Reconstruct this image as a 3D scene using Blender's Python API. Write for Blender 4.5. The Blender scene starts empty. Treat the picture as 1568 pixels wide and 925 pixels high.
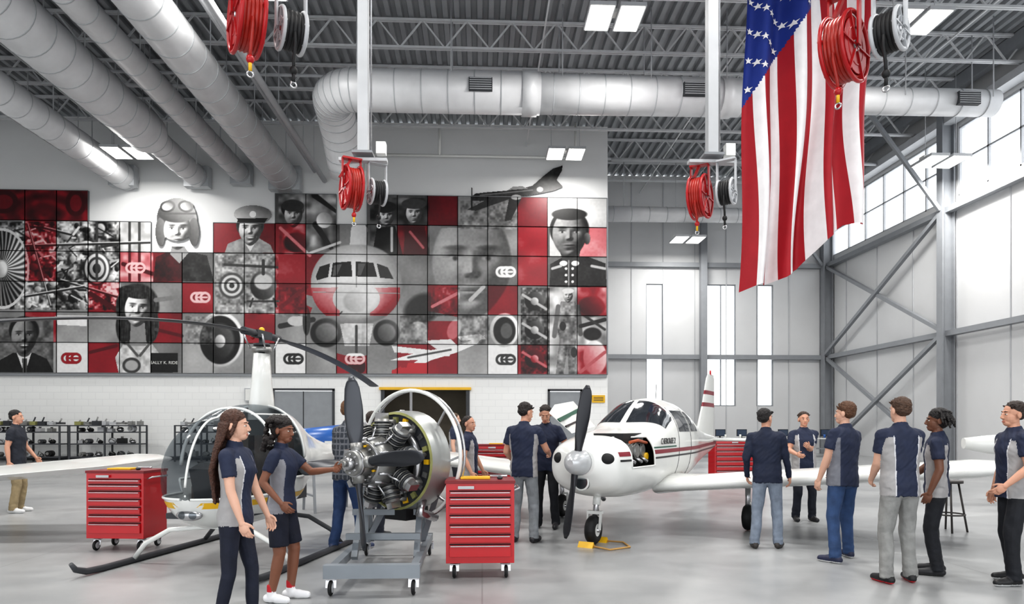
import bpy, math, random, bmesh
import numpy as np
from mathutils import Vector, Matrix, noise
random.seed(3); rng=np.random.default_rng(5)
V=Vector
sc=bpy.context.scene
def lin(c):
    return tuple(((x/255)/12.92 if x/255<=.04045 else ((x/255+.055)/1.055)**2.4) for x in c)
MATS={}
def mat(name,c,rough=.5,metal=0.,var=.06,vs=3.,bump=0.,bs=40.,emit=0.,coat=0.):
    if name in MATS: return MATS[name]
    m=bpy.data.materials.new(name); m.use_nodes=True; nt=m.node_tree; b=nt.nodes['Principled BSDF']
    l=lin(c); b.inputs['Roughness'].default_value=rough; b.inputs['Metallic'].default_value=metal
    if coat: b.inputs['Coat Weight'].default_value=coat
    tc=nt.nodes.new('ShaderNodeTexCoord'); n=nt.nodes.new('ShaderNodeTexNoise'); n.inputs['Scale'].default_value=vs; n.inputs['Detail'].default_value=5
    nt.links.new(tc.outputs['Object'],n.inputs['Vector'])
    r=nt.nodes.new('ShaderNodeValToRGB'); r.color_ramp.elements[0].position=.3; r.color_ramp.elements[1].position=.7
    r.color_ramp.elements[0].color=tuple(x*(1-var) for x in l)+(1,); r.color_ramp.elements[1].color=tuple(min(1,x*(1+var)) for x in l)+(1,)
    nt.links.new(n.outputs['Fac'],r.inputs['Fac']); nt.links.new(r.outputs['Color'],b.inputs['Base Color'])
    if bump:
        n2=nt.nodes.new('ShaderNodeTexNoise'); n2.inputs['Scale'].default_value=bs; n2.inputs['Detail'].default_value=3
        nt.links.new(tc.outputs['Object'],n2.inputs['Vector'])
        bp=nt.nodes.new('ShaderNodeBump'); bp.inputs['Strength'].default_value=bump; bp.inputs['Distance'].default_value=.02
        nt.links.new(n2.outputs['Fac'],bp.inputs['Height']); nt.links.new(bp.outputs['Normal'],b.inputs['Normal'])
    if emit:
        b.inputs['Emission Color'].default_value=l+(1,); b.inputs['Emission Strength'].default_value=emit
    MATS[name]=m; return m
def glassmat(name,tint,alpha,rough=.06,tr=(.75,.78,.8,1)):
    m=bpy.data.materials.new(name); m.use_nodes=True; nt=m.node_tree; nt.nodes.clear()
    o=nt.nodes.new('ShaderNodeOutputMaterial'); mx=nt.nodes.new('ShaderNodeMixShader'); t=nt.nodes.new('ShaderNodeBsdfTransparent'); g=nt.nodes.new('ShaderNodeBsdfPrincipled')
    g.inputs['Base Color'].default_value=lin(tint)+(1,); g.inputs['Roughness'].default_value=rough
    t.inputs['Color'].default_value=tr
    mx.inputs[0].default_value=alpha
    nt.links.new(t.outputs[0],mx.inputs[1]); nt.links.new(g.outputs[0],mx.inputs[2]); nt.links.new(mx.outputs[0],o.inputs[0]); return m

def frame(d):
    d=V(d).normalized(); a=V((0,0,1)) if abs(d.z)<.9 else V((1,0,0))
    x=a.cross(d).normalized(); y=d.cross(x); return x,y,d
class MB:
    def __init__(s): s.v=[];s.f=[];s.m=[];s.sm=[];s.mats=[];s.M=Matrix.Identity(4)
    def mi(s,m):
        if m not in s.mats: s.mats.append(m)
        return s.mats.index(m)
    def add(s,vs,fs,m,smooth=False):
        o=len(s.v); M=s.M
        s.v.extend([tuple(M@V(v)) for v in vs]); k=s.mi(m)
        for f in fs: s.f.append(tuple(i+o for i in f)); s.m.append(k); s.sm.append(smooth)
    def box(s,c,sz,m,R=None):
        vs=[]
        for z in(-.5,.5):
            for x,y in((-.5,-.5),(.5,-.5),(.5,.5),(-.5,.5)):
                p=V((x*sz[0],y*sz[1],z*sz[2]))
                if R is not None: p=R@p
                vs.append(p+V(c))
        s.add(vs,[(3,2,1,0),(4,5,6,7),(0,1,5,4),(1,2,6,5),(2,3,7,6),(3,0,4,7)],m)
    def bar(s,a,b,w,h,m):
        a=V(a);b=V(b);x,y,d=frame(b-a); vs=[]
        for p in(a,b):
            for i,j in((-1,-1),(1,-1),(1,1),(-1,1)): vs.append(p+x*i*w/2+y*j*h/2)
        s.add(vs,[(3,2,1,0),(4,5,6,7),(0,1,5,4),(1,2,6,5),(2,3,7,6),(3,0,4,7)],m)
    def grid(s,rows,m):
        n=len(rows[0]); s.add([p for r in rows for p in r],[(i*n+j,i*n+j+1,(i+1)*n+j+1,(i+1)*n+j) for i in range(len(rows)-1) for j in range(n-1)],m,True)
    def loft(s,rings,m,cap=True,smooth=True,matfn=None,closed=True):
        n=len(rings[0]); o=len(s.v); M=s.M
        for r in rings: s.v.extend([tuple(M@V(p)) for p in r])
        k=s.mi(m)
        for i in range(len(rings)-1):
            for j in range(n if closed else n-1):
                a=o+i*n+j;b=o+i*n+(j+1)%n; kk=k
                if matfn:
                    c=(V(rings[i][j])+V(rings[i][(j+1)%n])+V(rings[i+1][j])+V(rings[i+1][(j+1)%n]))/4
                    q=matfn(c)
                    if q is None: continue
                    kk=s.mi(q)
                s.f.append((a,b,b+n,a+n)); s.m.append(kk); s.sm.append(smooth)
        if cap and closed:
            s.f.append(tuple(o+j for j in reversed(range(n)))); s.m.append(k); s.sm.append(False)
            e=o+(len(rings)-1)*n; s.f.append(tuple(e+j for j in range(n))); s.m.append(k); s.sm.append(False)
    def tube(s,path,r,m,n=10,cap=True,sx=1):
        path=[V(p) for p in path]; rs=r if isinstance(r,(list,tuple)) else [r]*len(path); rings=[]; px=None
        for i,p in enumerate(path):
            d=(path[min(i+1,len(path)-1)]-path[max(i-1,0)]).normalized()
            if px is None: x,y,_=frame(d)
            else: x=(px-d*px.dot(d)).normalized(); y=d.cross(x)
            px=x
            rings.append([p+(x*math.cos(t)*sx+y*math.sin(t))*rs[i] for t in [2*math.pi*j/n for j in range(n)]])
        s.loft(rings,m,cap)
    def cyl(s,a,b,r,m,r2=None,n=20,cap=True): s.tube([a,b],[r,r if r2 is None else r2],m,n,cap)
    def ell(s,c,r,m,R=None,n=14,k=9):
        c=V(c); vs=[];fs=[]
        for i in range(1,k):
            a=math.pi*i/k
            for j in range(n):
                t=2*math.pi*j/n; p=V((r[0]*math.sin(a)*math.cos(t),r[1]*math.sin(a)*math.sin(t),r[2]*math.cos(a)))
                if R is not None:p=R@p
                vs.append(c+p)
        for i in range(k-2):
            for j in range(n):
                a=i*n+j;b=i*n+(j+1)%n; fs.append((a,a+n,b+n,b))
        p=V((0,0,r[2])); p=R@p if R is not None else p
        vs+= [c+p,c-p]; t=len(vs)-2
        for j in range(n):
            fs.append((t,j,(j+1)%n)); e=(k-2)*n; fs.append((t+1,e+(j+1)%n,e+j))
        s.add(vs,fs,m,True)
    def torus(s,c,ax,R,r,m,n=32,k=8):
        x,y,d=frame(ax); c=V(c); rings=[]
        for i in range(n+1):
            t=2*math.pi*i/n; e=x*math.cos(t)+y*math.sin(t)
            rings.append([c+e*(R+r*math.cos(u))+d*r*math.sin(u) for u in [2*math.pi*j/k for j in range(k)]])
        s.loft(rings,m,False)
    def prism(s,pts,off,m):
        n=len(pts);off=V(off); vs=[V(p) for p in pts]+[V(p)+off for p in pts]
        s.add(vs,[tuple(range(n)),tuple(reversed(range(n,2*n)))]+[(i,i+n,(i+1)%n+n,(i+1)%n) for i in range(n)],m)
    def mesh(s,name='m'):
        me=bpy.data.meshes.new(name); me.from_pydata(s.v,[],s.f)
        for m in s.mats: me.materials.append(m)
        me.polygons.foreach_set('material_index',s.m); me.polygons.foreach_set('use_smooth',s.sm); me.update(); return me
    def obj(s,name,bevel=0,fix=True,parent=None):
        me=s.mesh(name)
        if fix:
            bm=bmesh.new(); bm.from_mesh(me); bmesh.ops.recalc_face_normals(bm,faces=bm.faces); bm.to_mesh(me); bm.free()
        ob=bpy.data.objects.new(name,me); sc.collection.objects.link(ob)
        if bevel:
            b=ob.modifiers.new('b','BEVEL'); b.width=bevel; b.segments=2; b.limit_method='ANGLE'; b.angle_limit=.9
        if parent: ob.parent=parent
        return ob
def place(x,y,ang,z=0): return Matrix.Translation((x,y,z))@Matrix.Rotation(math.radians(ang),4,'Z')

# ------------------------------------------------------------ materials
wallG=mat('wall_panel_grey',(206,207,208),.6,var=.03,vs=.6)
wallU=mat('wall_upper_white',(226,227,227),.6,var=.02,vs=.5)
steel=mat('steel_grey_paint',(136,139,143),.5,var=.05)
steelL=mat('steel_light_paint',(184,186,189),.45,var=.05)
joistM=mat('joist_paint',(204,206,208),.5)
ductM=mat('galvanised_duct',(214,215,217),.45,.08,var=.07,vs=1.6)
ductB=mat('duct_band',(178,181,184),.45,.1)
dark=mat('black_rubber_and_shade',(22,22,24),.6)  # rubber black, also the painted shade inside the cowl openings
dkgrey=mat('dark_grey',(58,60,64),.5)
whiteP=mat('white_gloss_paint',(226,227,224),.22,var=.02,coat=.4)
red=mat('tool_red_paint',(182,10,24),.28,var=.03,coat=.4)
redD=mat('reel_red_paint',(170,22,28),.35,var=.08)
chrome=mat('brushed_metal',(190,190,192),.25,.9,var=.08,vs=8)
alu=mat('cast_aluminium',(150,150,148),.4,.7,var=.2,vs=14)
yellow=mat('yellow_paint',(226,178,30),.4)
primer=mat('zinc_primer',(150,150,96),.5,.2,var=.2,vs=6)
blueP=mat('blue_paint',(38,90,160),.3)
screen=mat('monitor_screen',(60,72,92),.2)
glassD=glassmat('canopy_glass',(60,66,72),.26,.08)
tintW=mat('tinted_aircraft_window',(44,48,54),.07,var=.25,vs=2.5,coat=.6)
winGl=glassmat('window_glass',(240,245,250),.06,.1,(1,1,1,1))
lampE=mat('lamp_diffuser',(255,252,246),.5,emit=8,var=0)

def floor_mat():
    m=bpy.data.materials.new('polished_concrete'); m.use_nodes=True; nt=m.node_tree; b=nt.nodes['Principled BSDF']
    tc=nt.nodes.new('ShaderNodeTexCoord')
    def N(s,d,dist=0):
        n=nt.nodes.new('ShaderNodeTexNoise'); n.inputs['Scale'].default_value=s; n.inputs['Detail'].default_value=d; n.inputs['Distortion'].default_value=dist; nt.links.new(tc.outputs['Object'],n.inputs['Vector']); return n
    n1=N(.4,6,.5); n2=N(2.2,6,.2)
    mx=nt.nodes.new('ShaderNodeMath'); mx.operation='MULTIPLY_ADD'; mx.inputs[1].default_value=.4; nt.links.new(n2.outputs['Fac'],mx.inputs[0]); nt.links.new(n1.outputs['Fac'],mx.inputs[2])
    r=nt.nodes.new('ShaderNodeValToRGB'); e=r.color_ramp.elements; e[0].position=.45; e[1].position=.98
    e[0].color=lin((130,132,134))+(1,); e[1].color=lin((170,171,171))+(1,)
    nt.links.new(mx.outputs[0],r.inputs['Fac'])
    br=nt.nodes.new('ShaderNodeTexBrick'); br.offset=0; br.inputs['Scale'].default_value=1; br.inputs['Brick Width'].default_value=5.2; br.inputs['Row Height'].default_value=5.2; br.inputs['Mortar Size'].default_value=.008
    nt.links.new(tc.outputs['Object'],br.inputs['Vector']); br.inputs['Color1'].default_value=(1,1,1,1);br.inputs['Color2'].default_value=(1,1,1,1);br.inputs['Mortar'].default_value=(.75,.75,.75,1)
    mm=nt.nodes.new('ShaderNodeMixRGB'); mm.blend_type='MULTIPLY'; mm.inputs[0].default_value=1; nt.links.new(r.outputs['Color'],mm.inputs[1]); nt.links.new(br.outputs['Color'],mm.inputs[2])
    nt.links.new(mm.outputs[0],b.inputs['Base Color'])
    r2=nt.nodes.new('ShaderNodeMapRange'); r2.inputs[3].default_value=.22; r2.inputs[4].default_value=.42
    nt.links.new(n1.outputs['Fac'],r2.inputs[0]); nt.links.new(r2.outputs[0],b.inputs['Roughness'])
    return m
def block_mat():
    m=bpy.data.materials.new('painted_block_wall'); m.use_nodes=True; nt=m.node_tree; b=nt.nodes['Principled BSDF']
    tc=nt.nodes.new('ShaderNodeTexCoord'); mp=nt.nodes.new('ShaderNodeMapping'); mp.inputs['Rotation'].default_value=(math.pi/2,0,0)
    br=nt.nodes.new('ShaderNodeTexBrick'); br.inputs['Scale'].default_value=1; br.inputs['Brick Width'].default_value=.6; br.inputs['Row Height'].default_value=.3; br.inputs['Mortar Size'].default_value=.01
    br.inputs['Color1'].default_value=lin((236,237,236))+(1,); br.inputs['Color2'].default_value=lin((234,235,234))+(1,); br.inputs['Mortar'].default_value=lin((224,225,225))+(1,)
    nt.links.new(tc.outputs['Object'],mp.inputs[0]); nt.links.new(mp.outputs[0],br.inputs['Vector']); nt.links.new(br.outputs['Color'],b.inputs['Base Color']); b.inputs['Roughness'].default_value=.6
    return m
# ------------------------------------------------------------ room shell
XL,XR,XM,YM,YF,YB,ZC=-26.,19.2,5.73,31.,37.,-6.,15.2
def simple(name,items,bevel=0):
    mb=MB()
    for it in items: mb.box(*it)
    return mb.obj(name,bevel,fix=False)
simple('floor',[(((XL+XR)/2,(YB+YF)/2,-.15),(XR-XL+1,YF-YB+1,.3),floor_mat())])
mb=MB(); bl=block_mat()
op=[(-9.34,-6.67,3.15),(-4.47,-.65,3.15),(3.03,4.52,3.15)]
xs=XL
for a,b,h in op:
    mb.box(((xs+a)/2,31.15,1.85),(a-xs,.3,3.7),bl); mb.box(((a+b)/2,31.15,(h+3.7)/2),(b-a,.3,3.7-h),bl); xs=b
mb.box(((xs+XM)/2,31.15,1.85),(XM-xs,.3,3.7),bl)
mb.box(((XL+XM)/2,31.15,(3.7+ZC)/2),(XM-XL,.3,ZC-3.7),wallU)
mb.obj('wall_back',fix=False)
simple('wall_return',[((XM-.15,34.2,ZC/2),(.3,5.8,ZC),wallG)])
simple('wall_left',[((XL-.15,(YB+YM)/2,ZC/2),(.3,YM-YB,ZC),wallG)])
simple('wall_front_unseen',[(((XL+XR)/2,YB-.15,(7.5+ZC)/2),(XR-XL,.3,ZC-7.5),wallG),((-23.5,YB-.15,3.75),(5,.3,7.5),wallG),((17.1,YB-.15,3.75),(4.2,.3,7.5),wallG)])  # unseen wall behind camera, added to cut incoming daylight so windows read brighter
simple('wall_storeroom',[((-2.4,34.4,1.9),(6.2,.2,3.8),mat('storeroom_wall',(120,112,98),.7)),((-2.4,32.8,3.75),(6.2,3.2,.1),wallG),((-5.5,32.8,1.9),(.1,3.,3.8),wallG),((.7,32.8,1.9),(.1,3.,3.8),wallG)])
mb=MB(); wins=[(8.96,9.9),(12.3,13.95),(15.1,16.05)]
xs=XM
for a,b in wins:
    mb.box(((xs+a)/2,37.15,ZC/2),(a-xs,.3,ZC),wallG); mb.box(((a+b)/2,37.15,1.3),(b-a,.3,2.6),wallG); mb.box(((a+b)/2,37.15,(9.3+ZC)/2),(b-a,.3,ZC-9.3),wallG); xs=b
mb.box(((xs+XR)/2,37.15,ZC/2),(XR-xs,.3,ZC),wallG)
mb.obj('wall_far',fix=False)
for i,(a,b) in enumerate(wins):
    mb=MB(); mb.box(((a+b)/2,37.12,5.95),(b-a,.02,6.7),winGl)
    for x in (a+.03,b-.03)+(((a+b)/2,) if b-a>1.2 else ()): mb.box((x,37.1,5.95),(.05,.1,6.7),steel)
    for z in(2.63,9.27): mb.box(((a+b)/2,37.1,z),(b-a,.08,.06),steel)
    mb.obj('window_%d'%(i+1),fix=False)
mb=MB(); mb.box((XR+.15,(YB+YF)/2,5.4),(.3,YF-YB,10.8),wallG); mb.box((XR+.15,(YB+YF)/2,(13.6+ZC)/2),(.3,YF-YB,ZC-13.6),wallG)
for y in(-3,7,17,27,36.9): mb.box((XR+.15,y,12.2),(.3,.5,2.8),wallG)
mb.obj('wall_right',fix=False)
k=4
for y0,y1 in((7.25,16.75),(17.25,26.75),(27.25,36.65)):
    mb=MB(); mb.box((XR+.1,(y0+y1)/2,12.2),(.02,y1-y0,2.8),winGl)
    n=6
    for i in range(n+1): mb.box((XR+.08,y0+(y1-y0)*i/n,12.2),(.1,.07,2.8),steelL)
    for z in(10.85,12.2,13.55): mb.box((XR+.08,(y0+y1)/2,z),(.1,y1-y0,.07),steelL)
    mb.obj('window_%d'%k,fix=False); k+=1
mb=MB()
for i in range(8): mb.box((6.4+i*1.75,36.98,7.5),(.04,.03,15),steelL)
for i in range(10): mb.box((19.18,10+i*2.8,5.2),(.03,.04,10.4),steelL)
mb.obj('trim_panel_joint',fix=False)
mb=MB(); prof=[];x=XL
while x<XR+.3:
    prof+=[(x,ZC),(x+.16,ZC),(x+.2,ZC+.14),(x+.34,ZC+.14)]; x+=.38
deck=mat('roof_deck_metal',(152,155,158),.5,.05,var=.12,vs=.7)
mb.loft([[(p[0],YB,p[1]) for p in prof],[(p[0],YF+.3,p[1]) for p in prof]],deck,cap=False,smooth=False,closed=False)
mb.box(((XL+XR)/2,(YB+YF)/2,ZC+.3),(XR-XL+1,YF-YB+1,.2),deck)
mb.obj('ceiling',fix=False)
mb=MB()
def joist(y,x0,x1,zt=15.15,zb=14.2,st=1.5):
    for dy in(-.05,.05):
        mb.box(((x0+x1)/2,y+dy,zt-.03),(x1-x0,.06,.07),joistM); mb.box(((x0+x1)/2,y+dy,zb),(x1-x0,.06,.07),joistM)
    x=x0;i=0
    while x<x1-st*.4:
        a=zb if i%2 else zt; b=zt if i%2 else zb
        mb.bar((x,y,a),(min(x+st/2,x1),y,b),.05,.05,joistM); x+=st/2;i+=1
for y in(17,20,23,26,29): joist(y,XL,XR)
for y in(32.2,35): joist(y,XM,XR)
for x in(-19,-16,-8.2,2,12.3):
    mb.box((x,25 if x<5 else 27,14.25),(.05,12 if x<5 else 20,.05),joistM)
for x in(8.6,15.4): mb.box((x,27,14.25),(.05,20,.05),joistM)
mb.obj('roof_joists',fix=False)
mb=MB(); mb.box((XR-.6,26.5,14.9),(.3,21,.5),steel); mb.box((12.0,36.6,7.55),(.34,.34,15.1),steel); mb.obj('steel_column',fix=False)
mb=MB()
for y in(17,27,36.6): 
    mb.box((18.85,y,7.5),(.5,.08,15),steel); mb.box((18.62,y,7.5),(.06,.36,15),steel); mb.box((19.1,y,7.5),(.06,.36,15),steel)
for z in(5.28,10.3): mb.box((18.95,24,z),(.3,26,.22),steel)
for z0,z1 in((.1,5.2),(5.4,10.2)):
    mb.bar((18.8,27.1,z0),(18.8,36.5,z1),.16,.16,steel); mb.bar((18.7,27.1,z1),(18.7,36.5,z0),.16,.16,steel)
mb.box((18.9,17,13.9),(.5,40,.3),steelL)
mb.bar((18.6,27,10.3),(15.6,27,14.3),.14,.14,steel); mb.bar((18.6,36.6,10.3),(15.6,36.6,14.3),.14,.14,steel)
for z in(5.28,10.3,): mb.box(((XM+XR)/2,36.85,z),(XR-XM,.3,.24),steel)
mb.obj('wall_girts_and_bracing',fix=False)
mb=MB(); mb.box((-17.7,30.97,.08),(16.6,.04,.16),dkgrey); mb.obj('baseboard_back',fix=False)

# ------------------------------------------------------------ doors
doorG=mat('door_grey',(142,146,150),.5)
mb=MB(); a,b,h=op[0]; m_=(a+b)/2
for x0,x1 in((a+.05,m_-.01),(m_+.01,b-.05)): mb.box(((x0+x1)/2,31.02,1.55),(x1-x0,.08,3.05),doorG)
for x in(a,b): mb.box((x,30.98,1.58),(.1,.1,3.16),dkgrey)
mb.box((m_,30.98,3.15),(b-a+.1,.1,.1),dkgrey); mb.box((m_+.15,30.93,1.1),(.04,.06,.3),chrome); mb.box((m_,30.97,1.55),(.03,.02,3.05),dark); mb.obj('door_1',fix=False)
mb=MB(); a,b,h=op[2]; mb.box(((a+b)/2,31.02,1.55),(b-a-.1,.08,3.05),doorG)
for x in(a,b): mb.box((x,30.98,1.58),(.1,.1,3.16),dkgrey)
mb.box(((a+b)/2,30.98,3.15),(b-a+.1,.1,.1),dkgrey); mb.box((a+.2,30.93,1.1),(.04,.06,.3),chrome); mb.obj('door_2',fix=False)
mb=MB(); a,b,h=op[1]
for x in(a,b): mb.box((x,30.98,1.58),(.16,.12,3.16),dkgrey)
mb.box(((a+b)/2,30.95,3.2),(b-a+.3,.2,.12),yellow); mb.obj('door_frame_rollup',fix=False)

# ------------------------------------------------------------ mural
U0=5.672; TW=1.355; TH=1.34; Z0=3.86
ncol=21; X0=U0-TW*ncol
cs=.022; nx=int((U0-X0)/cs)+1; ztop=13.45; nz=int((ztop-Z0)/cs)+1
gx=np.linspace(X0,U0,nx); gz=np.linspace(Z0,ztop,nz); XX,ZZ=np.meshgrid(gx,gz)
# artwork coordinates used by the mural print
PX=(1079.2*XX+22878)/(31+.0436*XX); SS=(1045-.0436*(PX-784))/31; PY=652-(ZZ-1.53)*SS
COL=np.clip(((XX-X0)/TW).astype(int),0,ncol-1)-1
ROW=5-np.floor((ZZ-Z0)/TH).astype(int)
G0=["rrrr______.._..r..rww",
"."+". r . . . _ _ r r r . . . r . . . r . r".replace(' ',''),
". . r . . r r . . . r r . . . . . . r . .".replace(' ',''),
". . . . r . . r . . r r . r . r . r . . r".replace(' ',''),
". . r . . . r . . r . . . . . r . . . . .".replace(' ',''),
". . . w r . . . . . w . r . r r . w r . r".replace(' ','')]
for i in range(6): G0[i]=(G0[i]+'.'*21)[:21]
G=np.full(PX.shape,.6); A=np.zeros(PX.shape,bool); tint=np.zeros(PX.shape,int); NT=False
for r in range(6):
    for c in range(ncol):
        ch=G0[r][c]; mk=(ROW==r)&(COL==c-1)
        if ch=='_': continue
        A|=mk; tint[mk]=1 if ch=='r' else 0
        G[mk]=.93 if ch=='w' else (.42+.2*rng.random())
def sm(s,sx=1):
    a=rng.random((int(nz/s)+3,int(nx/s/sx)+3)); yi=np.arange(nz)/s; xi=np.arange(nx)/s/sx
    y0=yi.astype(int);x0=xi.astype(int);fy=(yi-y0)[:,None];fx=(xi-x0)[None]; fy=fy*fy*(3-2*fy);fx=fx*fx*(3-2*fx)
    return (a[y0][:,x0]*(1-fy)*(1-fx)+a[y0+1][:,x0]*fy*(1-fx)+a[y0][:,x0+1]*(1-fy)*fx+a[y0+1][:,x0+1]*fy*fx)-.5
N1=sm(30);N2=sm(11);N3=sm(4);NS=sm(14,.12)
G=np.where(G<.9,G+.16*N1+(PY-440)*.0006,G)
def blend(a,val,al=None):
    G[:]=G*(1-a)+val*a
    if al: A[:]=A|(a>.5)
    if NT: tint[a>.5]=0
def E(cx,cy,rx,ry,val,ang=0,soft=.12,shade=0,al=False,op=1,clip=None):
    c,s=math.cos(math.radians(ang)),math.sin(math.radians(ang)); dx=PX-cx;dy=PY-cy
    u=(dx*c+dy*s)/rx; v=(-dx*s+dy*c)/ry; k=np.sqrt(u*u+v*v); a=np.clip((1-k)/soft+.5,0,1)*op
    if clip is not None: a=a*clip
    blend(a,val+shade*(u*.7-v*.5),al)
def PG(pts,val,al=False,op=1,tx=0):
    ins=np.zeros(PX.shape,bool); n=len(pts)
    for i in range(n):
        x1,y1=pts[i];x2,y2=pts[(i+1)%n]
        if y1==y2: continue
        ins^=((PY>y1)!=(PY>y2))&(PX<(x2-x1)*(PY-y1)/(y2-y1)+x1)
    blend(ins*float(op),val+tx*N2+tx*.4*N3,al)
def LN(x1,y1,x2,y2,w,val,al=False,w2=None):
    w2=w if w2 is None else w2
    dx,dy=x2-x1,y2-y1; L=dx*dx+dy*dy; t=np.clip(((PX-x1)*dx+(PY-y1)*dy)/L,0,1)
    d=np.hypot(PX-x1-t*dx,PY-y1-t*dy); a=np.clip((w+(w2-w)*t)/2-d+.5,0,1); blend(a,val,al)
def RG(x0,y0,x1,y1): return ((PX>x0)&(PX<x1)&(PY>y0)&(PY<y1)).astype(float)
def hairE(cx,cy,rx,ry,val,ang=0,al=False):
    E(cx,cy,rx,ry,val+.22*NS+.1*N3,ang,.1,.05,al)
def face(cx,cy,r,tone,hair=.12,smile=False,al=False,tilt=0,lx=-.6,op=1,clip=None):
    c,s=math.cos(math.radians(tilt)),math.sin(math.radians(tilt)); dx=(PX-cx)/r;dy=(PY-cy)/r
    u=dx*c+dy*s; v=-dx*s+dy*c
    w=.74-.20*np.clip(v,0,1)**2
    rr=(u/w)**2+(v/1.03)**2; m=np.clip((1-rr)/.10,0,1)*op
    if clip is not None: m=m*clip
    g=lambda a,b,sa,sb,h: h*np.exp(-((u-a)/sa)**2-((v-b)/sb)**2)
    H=.66*np.sqrt(np.clip(1-rr,0,1))
    H=H+g(0,.15,.10,.08,.13)+.12*np.exp(-(u/.075)**2)*np.clip((v+.32)/.45,0,1)*np.clip((.24-v)/.08,0,1)
    for q in(-1,1): H=H+g(q*.36,.2,.17,.18,.06)+g(q*.3,-.3,.2,.07,.06)+g(q*.3,-.11,.15,.10,-.11)+g(q*.3,-.10,.09,.055,.05)+g(q*.1,.17,.05,.05,.04)+(g(q*.36,.42,.06,.12,-.05) if smile else 0)
    H=H+g(0,.43,.2,.045,.05)+g(0,.54,.16,.05,.06)+g(0,.82,.17,.1,.07)+g(0,.67,.15,.05,-.04)
    st=SS[0,0]*cs/r; gy,gxx=np.gradient(H,st); gy=-gy
    nl=np.sqrt(gxx**2+gy**2+1); L=np.array((lx,-.5,.62)); L/=np.linalg.norm(L)
    sh=np.clip((-gxx*L[0]-gy*L[1]+L[2])/nl,0,1); val=tone*(.30+1.0*sh)
    def dk(a,b,sa,sb,k): return 1-k*np.exp(-(((u-a)/sa)**2+((v-b)/sb)**2)**2)
    for q in(-1,1):
        val=val*dk(q*.3,-.30,.21,.045,.62 if hair<.4 else .35)*dk(q*.3,-.16,.15,.022,.7)
        val=val+(.9-val)*np.exp(-(((u-q*.3)/.12)**2+((v+.105)/.04)**2)**2)*.55*min(1,tone+.4)
        val=val*dk(q*.3,-.105,.05,.045,.9)*dk(q*.085,.235,.04,.02,.6)
    if smile:
        val=val*dk(0,.50,.27,.09,.55); val=val+(.97-val)*np.exp(-(((u)/.22)**2+((v-.485)/.05)**2)**2)
    else: val=val*dk(0,.485,.21,.018,.75)*dk(0,.43,.19,.04,.25)*dk(0,.54,.16,.045,.2)
    blend(m,np.clip(val+.04*N3,0,1),al)
mach=RG(-80,340,186,475)
G[:]=np.where(mach>0,np.clip(.5+.9*N2+.6*N3+.5*N1,.06,.98),G)
for i in range(110):
    x=random.uniform(30,185);y=random.uniform(345,470)
    if random.random()<.6: LN(x,y,x+random.uniform(-25,25),y+random.uniform(-14,14),random.uniform(1.5,4),random.choice((.1,.9,.95,.2,.75)))
    else: E(x,y,random.uniform(3,9),random.uniform(3,8),random.choice((.1,.85,.3,.7)),0,.3,.3)
for r_,v in((26,.2),(23,.85),(18,.2),(14,.75),(8,.15)): E(150,412,r_*.8,r_,v,0,.08,.2)
G[:]=np.where(RG(186,340,236,432)>0,np.clip(.8+.3*N2,.2,.98),G)
for x in(150,200,215): LN(x,342,x,430,4,.25)
for x0,y0,x1,y1 in((-60,380,240,372),(45,345,80,470),(70,350,110,360),(95,430,180,455),(40,455,130,440)): LN(x0,y0,x1,y1,3.5,.16); LN(x0,y0-2,x1,y1-2,1.4,.9)
LN(190,405,235,420,6,.2)
k=np.hypot((PX-5)/42,(PY-412)/62); an=np.arctan2((PY-412)/62,(PX-5)/42)
G[:]=np.where(k<1,np.where(k<.22,.75,np.where(k>.93,.9,np.clip(.45+.4*np.sin(an*34+k*5)+.25*np.cos(an*2+.6),.04,.97))),G); E(5,412,8,11,.9,0,.3,.3)
rr=RG(-60,286,137,338)
kk=np.hypot((PX-70)/70,(PY-330)/42); G[:]=np.where(rr>0,np.clip(.32+.14*np.sin(kk*16)+.25*N2,.05,.6),G)
E(8,310,22,18,.12,0,.1);E(8,310,14,11,.4,0,.1); E(118,312,16,20,.15,0,.1);E(118,312,9,13,.45,0,.1)
NT=True
PG([(-15,486),(84,486),(84,574),(-15,574)],.42,tx=.3)
PG([(-8,574),(2,552),(22,541),(54,541),(74,550),(86,574)],.08,tx=.05); PG([(28,541),(50,541),(40,574)],.92); PG([(36,549),(44,549),(43,574),(37,574)],.3)
E(39,537,11,10,.3); E(39,507,23,22,.05,0,.1); face(39,516,27,.52,.06,True)
PG([(184,574),(178,548),(190,528),(235,528),(250,548),(252,574)],.8,tx=.25)
hairE(212,470,33,35,.12);hairE(194,500,15,28,.14);hairE(230,498,15,28,.14)
PG([(202,495),(223,495),(226,530),(200,530)],.55); face(212,474,27,.86,.15,True,tilt=5)
hairE(210,448,26,10,.14,8); LN(195,525,212,545,4,.35);LN(232,525,216,545,4,.35); E(203,560,14,12,.25,0,.1);E(203,560,10,8,.7,0,.2)
PG([(232,541),(274,541),(274,571),(232,571)],.10)
E(338,520,36,42,.85,0,.06,.2);E(338,521,31,37,.08,0,.06);E(338,523,22,27,.22,0,.2,.2);E(338,523,8,10,.75,0,.2,.3)
NT=False
PG([(236,432),(240,395),(258,386),(290,386),(318,392),(329,432)],.12,True,tx=.2)
NT=True
PG([(262,390),(276,404),(290,388),(284,378),(264,378)],.62,True)
E(272,337,31,33,.45,0,.06,.25,True); E(247,356,8,22,.42,0,.1,.1,True);E(298,356,8,22,.36,0,.1,.1,True)
face(273,354,29,.9,.12)
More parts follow.
